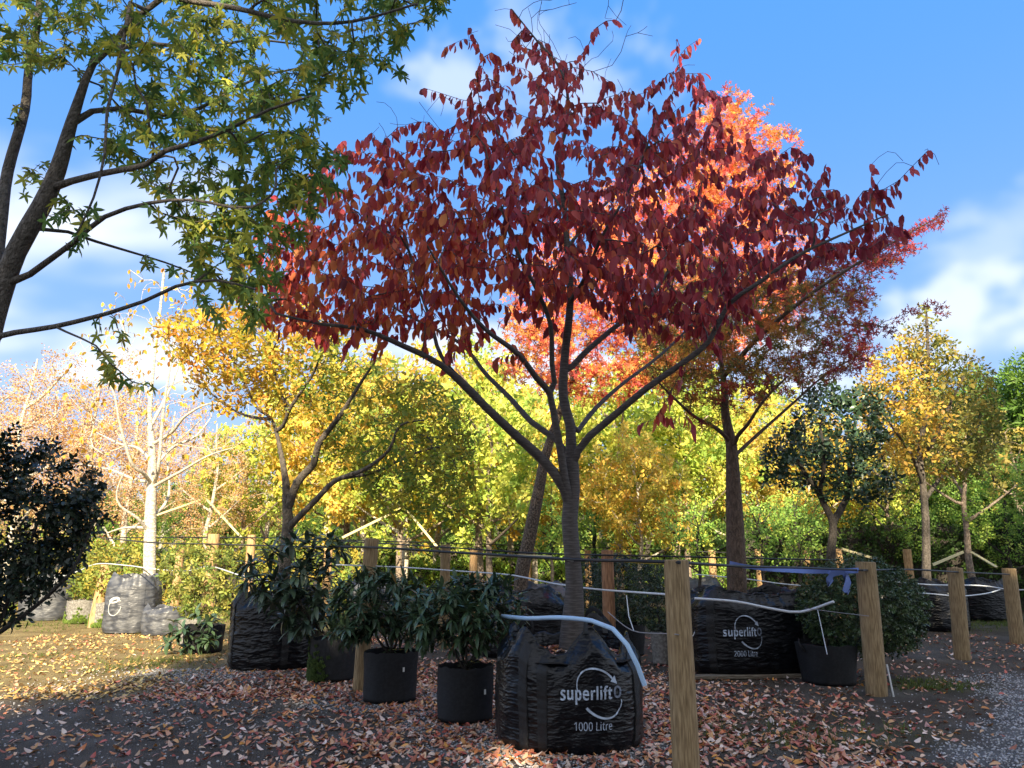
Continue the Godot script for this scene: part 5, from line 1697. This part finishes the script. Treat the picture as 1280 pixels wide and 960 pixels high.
func build_background() -> void:
	var small := leaf_mesh(0.12, 0.065, 0.2, 0.2)
	var tuft := sprig(small, 8, 0.28, 0.95, 0.25)
	var fine_tuft := sprig(leaf_mesh(0.085, 0.045, 0.2, 0.2), 9, 0.26, 0.95, 0.2)
	var sparse := sprig(leaf_mesh(0.065, 0.04, 0.2, 0.2), 5, 0.3, 0.8, 0.3)
	var lime := [Color(0.50, 0.60, 0.10), Color(0.65, 0.68, 0.12), Color(0.35, 0.50, 0.09), Color(0.78, 0.70, 0.15), Color(0.25, 0.39, 0.07)]
	var gold := [Color(0.82, 0.59, 0.10), Color(0.76, 0.60, 0.12), Color(0.60, 0.56, 0.10), Color(0.82, 0.50, 0.11), Color(0.43, 0.47, 0.09)]
	var green := [Color(0.23, 0.41, 0.07), Color(0.32, 0.51, 0.09), Color(0.16, 0.30, 0.07), Color(0.49, 0.59, 0.11)]
	var rust := [Color(0.68, 0.37, 0.15), Color(0.73, 0.46, 0.20), Color(0.61, 0.31, 0.13), Color(0.75, 0.55, 0.26)]
	var t1 := make_tree("nursery_tree", "tree with lime green leaves in the middle, left of the leaning trunk", 6.2, 0.30, 2.1, 320, M.bark_dapple, lime, tuft, M.leaf, 0.11, "nursery trees further back")
	place(t1, [612, 22, 1.1, 0.0], [[500, 24, 1.15, 1.3, "lime green tree held by two slanting braces"], [860, 27, 1.3, 2.2, "lime tree glowing left of the brown trunk"], [1085, 28, 1.05, 3.1, "lime tree between the dark green and golden trees"], [430, 31, 1.6, 4.0, "far lime tree behind the spreading yellow tree"], [720, 33, 1.55, 5.0, "far lime tree directly behind the red tree's trunk"], [975, 34, 1.6, 0.7, "far lime tree behind the bronze maple"], [300, 29, 1.2, 2.6, "lime tree behind the sunlit fence posts on the left"], [1210, 33, 1.15, 1.9, "lime tree in front of the tall right-hand hedge"], [600, 26, 1.5, 0.9, "tall lime tree showing left of the red tree's fork"], [775, 27, 1.55, 2.5, "tall lime tree showing right of the red tree's fork"], [845, 30, 1.7, 4.6, "tallest lime tree, between the red tree and the brown trunk"]])
	var t2 := make_tree("nursery_tree", "golden tree with pale bark, right of the red tree's trunk", 5.6, 0.28, 2.0, 320, M.bark_pale, gold, tuft, M.leaf, 0.11, "nursery trees further back")
	place(t2, [800, 23, 1.0, 0.4], [[545, 30, 1.6, 1.7, "golden tree showing through the gap under the crimson crown"], [920, 31, 1.6, 3.0, "golden tree behind the brown trunk"], [1020, 25, 1.2, 4.4, "golden tree behind the small dark green tree"], [455, 27, 1.5, 5.2, "tall golden tree between the curving trunk and the crimson crown"], [668, 28, 1.3, 2.0, "golden tree behind the leaning grey trunk"], [505, 25, 1.6, 3.3, "tall golden tree below the left arm of the crimson crown"], [640, 31, 1.75, 0.2, "tallest golden tree, behind the fork of the red tree"], [405, 29, 1.75, 2.3, "tall golden tree above the curving trunk"]])
	var t3 := make_tree("nursery_tree", "green tree in shade at the right, behind the golden tree", 5.2, 0.26, 2.2, 340, M.bark_dark, green, fine_tuft, M.leaf, 0.10, "nursery trees further back")
	place(t3, [1262, 22, 0.95, 0.2], [[745, 37, 1.3, 1.2, "green tree furthest back in the middle"], [545, 36, 1.2, 2.9, "green tree far back above the slim post"], [1130, 36, 1.25, 4.2, "green tree far back left of the tall hedge"], [230, 35, 1.1, 5.5, "green tree far back beside the white trunk"], [880, 38, 1.3, 0.6, "green tree far back between front post and brown trunk"], [650, 40, 1.3, 3.6, "green tree at the end of the rows"], [400, 40, 1.2, 1.0, "green tree far back behind the braces"], [1000, 41, 1.3, 2.0, "green tree far back above the nursery pot"]])
	# nearly bare pale trees with rusty leaves on the left
	var t4 := make_tree("rusty_bare_tree", "nearly bare pale tree with rusty leaves left of the white trunk", 8.2, 0.20, 2.4, 620, M.bark_pale, rust, sparse, M.leaf, 0.075, "rusty half-bare trees on the left", 0.006)
	place(t4, [95, 24, 1.0, 0.0], [[10, 22, 1.0, 1.8, "nearly bare pale tree at the left edge above the dark bush"], [150, 31, 1.15, 3.3, "nearly bare pale tree far back between two others"], [255, 27, 0.85, 4.5, "half-bare tree with grey trunk held by slanting braces"], [40, 33, 1.2, 5.4, "nearly bare tree far back at the left"], [330, 34, 1.05, 0.9, "half-bare rusty tree far back behind the yellow crown"], [-60, 27, 1.1, 2.7, "nearly bare tree cut by the left edge"], [200, 38, 1.2, 2.1, "rusty tree furthest back on the left"]])
	var t5 := make_tree("slender_tree", "slender grey-trunked tree with braces at the right", 6.6, 0.42, 1.7, 130, M.bark_dapple, [Color(0.28, 0.26, 0.06), Color(0.18, 0.20, 0.05), Color(0.44, 0.34, 0.08)], tuft, M.leaf, 0.2, "slender trees on the right", 0.005)
	place(t5, [1212, 21, 1.0, 0.0], [[1118, 24, 0.9, 2.0, "slender tree between the golden tree and the box bush"], [1285, 27, 1.0, 4.0, "slender tree cut by the right edge"]])
	# young trees: straight stakes of stems in the gaps
	var t6 := make_tree("young_tree", "young thin-stemmed tree right of the brown trunk", 3.4, 0.38, 0.9, 70, M.bark_dark, green, fine_tuft, M.leaf, 0.16, "young thin-stemmed trees", 0.004)
	place(t6, [953, 19, 1.0, 0], [[998, 20, 1.05, 1, "young thin-stemmed tree above the nursery pot"], [1014, 22, 1.1, 2.1, "young thin-stemmed tree left of the dark green tree"], [873, 20, 1.0, 3.0, "young thin-stemmed tree beside the front post"], [690, 21, 1.1, 4.2, "young thin-stemmed tree left of the red tree's trunk"], [1137, 23, 1.0, 5.0, "young thin-stemmed tree between two right-hand posts"]])
	# hedges that close the rows
	hedge("boundary_hedge", "long bright green hedge closing the rows behind", Vector3(-34, 0, -47), Vector3(30, 0, -47), 6.2, 2.6, 5200, [Color(0.16, 0.26, 0.05), Color(0.24, 0.34, 0.06), Color(0.11, 0.19, 0.04), Color(0.40, 0.40, 0.08)], sprig(leaf_mesh(0.26, 0.14, 0.2, 0.2), 9, 0.55, 0.95, 0.2), M.leaf, 71)
	hedge("conifer_hedge", "tall bright green conifer hedge at the right edge", Vector3(P(1180, 700, 33).x, 0, -34), Vector3(P(1420, 700, 26).x, 0, -24), 9.3, 2.6, 4200, [Color(0.14, 0.27, 0.04), Color(0.20, 0.34, 0.05), Color(0.09, 0.18, 0.03)], sprig(leaf_mesh(0.22, 0.06, 0.2, 0.2), 12, 0.5, 0.75, 0.1), M.leaf, 72)
	var low := sprig(small, 7, 0.22, 0.95, 0.15)
	var sh := [[700, 27, 1.0, "low green bushes"], ]
	hedge("low_hedge", "low sunlit green hedge under the trees in the middle", Vector3(-4, 0, -29), Vector3(9, 0, -30), 1.5, 1.4, 1500, green, low, M.leaf, 73)
	hedge("low_hedge", "low leafy hedge behind the white trunk and posts", Vector3(-17, 0, -22.5), Vector3(-4.6, 0, -23.5), 2.1, 1.6, 1800, [Color(0.22, 0.32, 0.06), Color(0.14, 0.22, 0.05), Color(0.40, 0.38, 0.07), Color(0.50, 0.36, 0.06)], low, M.leaf, 74)
	hedge("low_hedge", "dark hedge in the shade at the right", Vector3(7.5, 0, -25), Vector3(19, 0, -22), 3.0, 1.6, 1800, [Color(0.07, 0.13, 0.035), Color(0.10, 0.18, 0.04), Color(0.05, 0.09, 0.03)], low, M.leaf, 75)
	# braces
	brace(P(501, 636, 23.6), P(428, 672, 22), "pale slanting brace left of the braced lime tree")
	brace(P(506, 634, 23.6), P(546, 683, 22), "pale slanting brace right of the braced lime tree")
	brace(P(258, 624, 26.6), P(302, 672, 24.5), "pale slanting brace running down to the sunlit post")
	brace(P(250, 625, 26.6), P(196, 644, 25), "pale slanting brace running up from the white trunk")
	brace(P(1204, 690, 20.8), P(1166, 706, 20), "pale brace left of the slender grey trunk")
	brace(P(1214, 690, 20.8), P(1246, 709, 20), "pale brace right of the slender grey trunk")
	brace(P(1052, 686, 22), P(1092, 698, 21.5), "pale brace right of the dark green tree")
	# the shelter belt behind the camera, whose shade covers the foreground
	var needle := sprig(leaf_mesh(0.9, 0.30, 0.3, 0.2), 9, 1.3, 0.9, 0.25)
	var deep := [Color(0.04, 0.075, 0.03), Color(0.06, 0.10, 0.035), Color(0.03, 0.055, 0.025)]
	var belt := thing("shelter_belt_tree", "shortest shelter belt tree, first of the row behind the camera", "tree", Vector3.ZERO, "shelter belt behind the camera")
	var w := Wood.new()
	limb(w, [Vector3(0, -0.05, 0), Vector3(0.1, 9, 0), Vector3(0, 18, 0.1), Vector3(0, 25.5, 0)], 0.45, 0.04, 0, 0.08, 0.6)
	var tips := []
	while tips.size() < 420:
		var t := rng.randf()
		var r := 3.3 * (1.0 - pow(t, 2.6)) * sqrt(rng.randf()) + 0.2
		var a := rng.randf() * TAU
		tips.append(Vector3(cos(a) * r, 1.5 + 24.0 * t, sin(a) * r))
	grow(w, tips, 0.0, 0.7, 0.05)
	thicken(w, 0.012)
	put_wood(w, belt, M.bark_brown, 0.5)
	var xf := []
	var cols := PackedColorArray()
	for s in sites(w, 2.2, 0.42, 0.06):
		xf.append(aim(s[1] + rdir() * 0.8, rng.randf_range(-1, 1), rng.randf_range(0.7, 1.2), s[0]))
		cols.append(pick(deep, 0.3))
	print("belt sprays ", xf.size())
	leafage("crown", needle, M.leaf_dull, xf, cols, belt, 0, Vector3.ZERO)
	var spots := [[-2.4, 0.775], [1.3, 0.96], [5.2, 0.97], [9.0, 0.92], [12.9, 1.04], [16.8, 1.08], [20.8, 1.07]]
	for i in spots.size():
		var n: Node3D = belt if i == 0 else copy_of(belt, Vector3.ZERO, 0, 1, "tall dark shelter belt tree behind the camera, %s from the low end of the row" % ["first", "second", "third", "fourth", "fifth", "sixth", "seventh"][i])
		n.position = Vector3(spots[i][0], 0, 22.0)
		n.rotation.y = i * 1.7
		n.scale = Vector3.ONE * spots[i][1]

# ---------------------------------------------------------------- fallen leaves, stones, grass
func build_litter() -> void:
	var dry := [Color(0.44, 0.15, 0.08), Color(0.52, 0.21, 0.09), Color(0.38, 0.09, 0.06), Color(0.58, 0.36, 0.20), Color(0.46, 0.25, 0.16), Color(0.62, 0.28, 0.06), Color(0.66, 0.52, 0.42), Color(0.72, 0.58, 0.50), Color(0.48, 0.12, 0.09)]
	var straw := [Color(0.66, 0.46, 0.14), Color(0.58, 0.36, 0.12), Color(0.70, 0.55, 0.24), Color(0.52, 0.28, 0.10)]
	var leafs := leaf_mesh(0.074, 0.036, 0.35, 0.5)
	var xf := []
	var cols := PackedColorArray()
	var made := 0
	for i in 110000:
		if made >= 22000: break
		var z := -rng.randf_range(3.2, 16.0)
		var x := rng.randf_range(-9.5, 9.5)
		if absf(x) > 0.78 * -z + 0.5: continue
		var dens := 0.16 if x < 2.0 else 0.10
		dens += 0.95 * (1.0 - smooth(1.2, 4.2, Vector2((x + 1.0) * 0.75, z + 8.2).length()))
		dens += 0.55 * (1.0 - smooth(0.8, 2.2, Vector2(x - 2.0, z + 6.6).length()))
		dens *= 0.55 + 1.4 * clampf(gn2.get_noise_2d(x * 2.6, z * 2.6) + 0.35, 0.0, 1.0)
		dens *= 1.0 - 0.8 * road(x, z)
		if rng.randf() > dens * 0.8: continue
		if z > -8.6 and rng.randf() < 0.72 * smooth(-0.9, -2.6, x + 0.8 * gn2.get_noise_2d(x * 4.0, z * 4.0)): continue
		made += 1
		var y := ground_y(x, z) + 0.006 + 0.012 * rng.randf()
		var d := Vector3(cos(i * 2.4), rng.randf_range(-0.12, 0.22), sin(i * 2.4))
		xf.append(aim(d, rng.randf_range(-0.5, 0.5) + (PI if rng.randf() < 0.4 else 0.0), rng.randf_range(0.55, 1.2), Vector3(x, y, z)))
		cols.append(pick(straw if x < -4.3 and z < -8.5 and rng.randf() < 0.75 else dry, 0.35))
	print("litter ", xf.size())
	var l := leafage("fallen_leaves", leafs, M.leaf_dry, xf, cols, self, 280, Vector3.ZERO)
	tag(l, "brown and red fallen leaves strewn over the ground", "leaf litter", "", "stuff")
	# leaves on the soil of the front bag
	var bag_at := Vector3(P(712, 900, 6.85).x, 0, -6.87)
	var bx := []
	var bc := PackedColorArray()
	for i in 260:
		var a := rng.randf() * TAU
		var r := sqrt(rng.randf()) * 0.50
		bx.append(aim(Vector3(cos(i * 2.4), rng.randf_range(-0.1, 0.3), sin(i * 2.4)), rng.randf_range(-0.5, 0.5), rng.randf_range(0.6, 1.2), bag_at + Vector3(cos(a) * r, 0.69 + 0.04 * (1.0 - r * 2.0) + 0.01 * rng.randf(), sin(a) * r)))
		bc.append(pick(dry, 0.35))
	var bl := scatter("bag_leaves", leafs, M.leaf_dry, bx, bc, self)
	tag(bl, "fallen red leaves lying on the soil of the lettered bag", "leaf litter", "", "stuff")
	# stones
	var sg := Geo.new()
	var sp := SphereMesh.new()
	sp.radial_segments = 6
	sp.rings = 3
	sp.radius = 0.5
	sp.height = 0.7
	xf = []
	cols = PackedColorArray()
	made = 0
	for i in 200000:
		if made >= 26000: break
		var z := -rng.randf_range(3.4, 11.0)
		var x := rng.randf_range(-6.0, 8.0)
		if absf(x) > 0.78 * -z + 0.4: continue
		var k := maxf(road(x, z), grit(x, z)) * 0.9 + (0.10 if x < 1.0 else 0.03)
		if rng.randf() > k: continue
		made += 1
		var s := rng.randf_range(0.010, 0.026)
		var bs := Basis.from_euler(Vector3(rng.randf() * 6, rng.randf() * 6, rng.randf() * 6)).scaled(Vector3(s, s * 0.7, s * rng.randf_range(0.7, 1.2)))
		xf.append(Transform3D(bs, Vector3(x, ground_y(x, z) + s * 0.15, z)))
		var v := rng.randf_range(0.18, 0.5)
		cols.append(Color(v, v * 0.99, v * rng.randf_range(0.96, 1.06)))
	var st := scatter("gravel", sp, M.stone, xf, cols, self)
	tag(st, "loose grey gravel on the drive and round the bags", "gravel", "", "stuff")
	# grass
	var blade := Geo.new()
	for k in 5:
		var a := k * 1.3
		var d := Vector3(cos(a), 0, sin(a))
		var s := Vector3(-sin(a), 0, cos(a)) * 0.0035
		var q := blade.v.size()
		var hh := 0.05 + 0.015 * (k % 3)
		blade.v.append(d * 0.006 - s)
		blade.v.append(d * 0.006 + s)
		blade.v.append(d * 0.02 + Vector3(0, hh * 0.6, 0) + s * 0.8)
		blade.v.append(d * 0.02 + Vector3(0, hh * 0.6, 0) - s * 0.8)
		blade.v.append(d * 0.045 + Vector3(0, hh, 0))
		blade.quad(q, q + 1, q + 2, q + 3)
		blade.tri(q + 3, q + 2, q + 4)
	xf = []
	cols = PackedColorArray()
	made = 0
	for i in 120000:
		if made >= 15000: break
		var z := -rng.randf_range(4.5, 24.0)
		var x := rng.randf_range(-13.0, 12.0)
		if absf(x) > 0.8 * -z + 0.4: continue
		var k := turf(x, z)
		if rng.randf() > k * k * 1.2: continue
		made += 1
		xf.append(Transform3D(Basis(Vector3.UP, rng.randf() * 6.0).scaled(Vector3.ONE * rng.randf_range(0.5, 1.2)), Vector3(x, ground_y(x, z) - 0.004, z)))
		cols.append(pick([Color(0.12, 0.17, 0.04), Color(0.18, 0.20, 0.06), Color(0.09, 0.13, 0.03)], 0.3))
	var gr := scatter("grass", blade.mesh(), M.leaf_dull, xf, cols, self)
	tag(gr, "thin patches of short grass in the soil", "grass", "", "stuff")
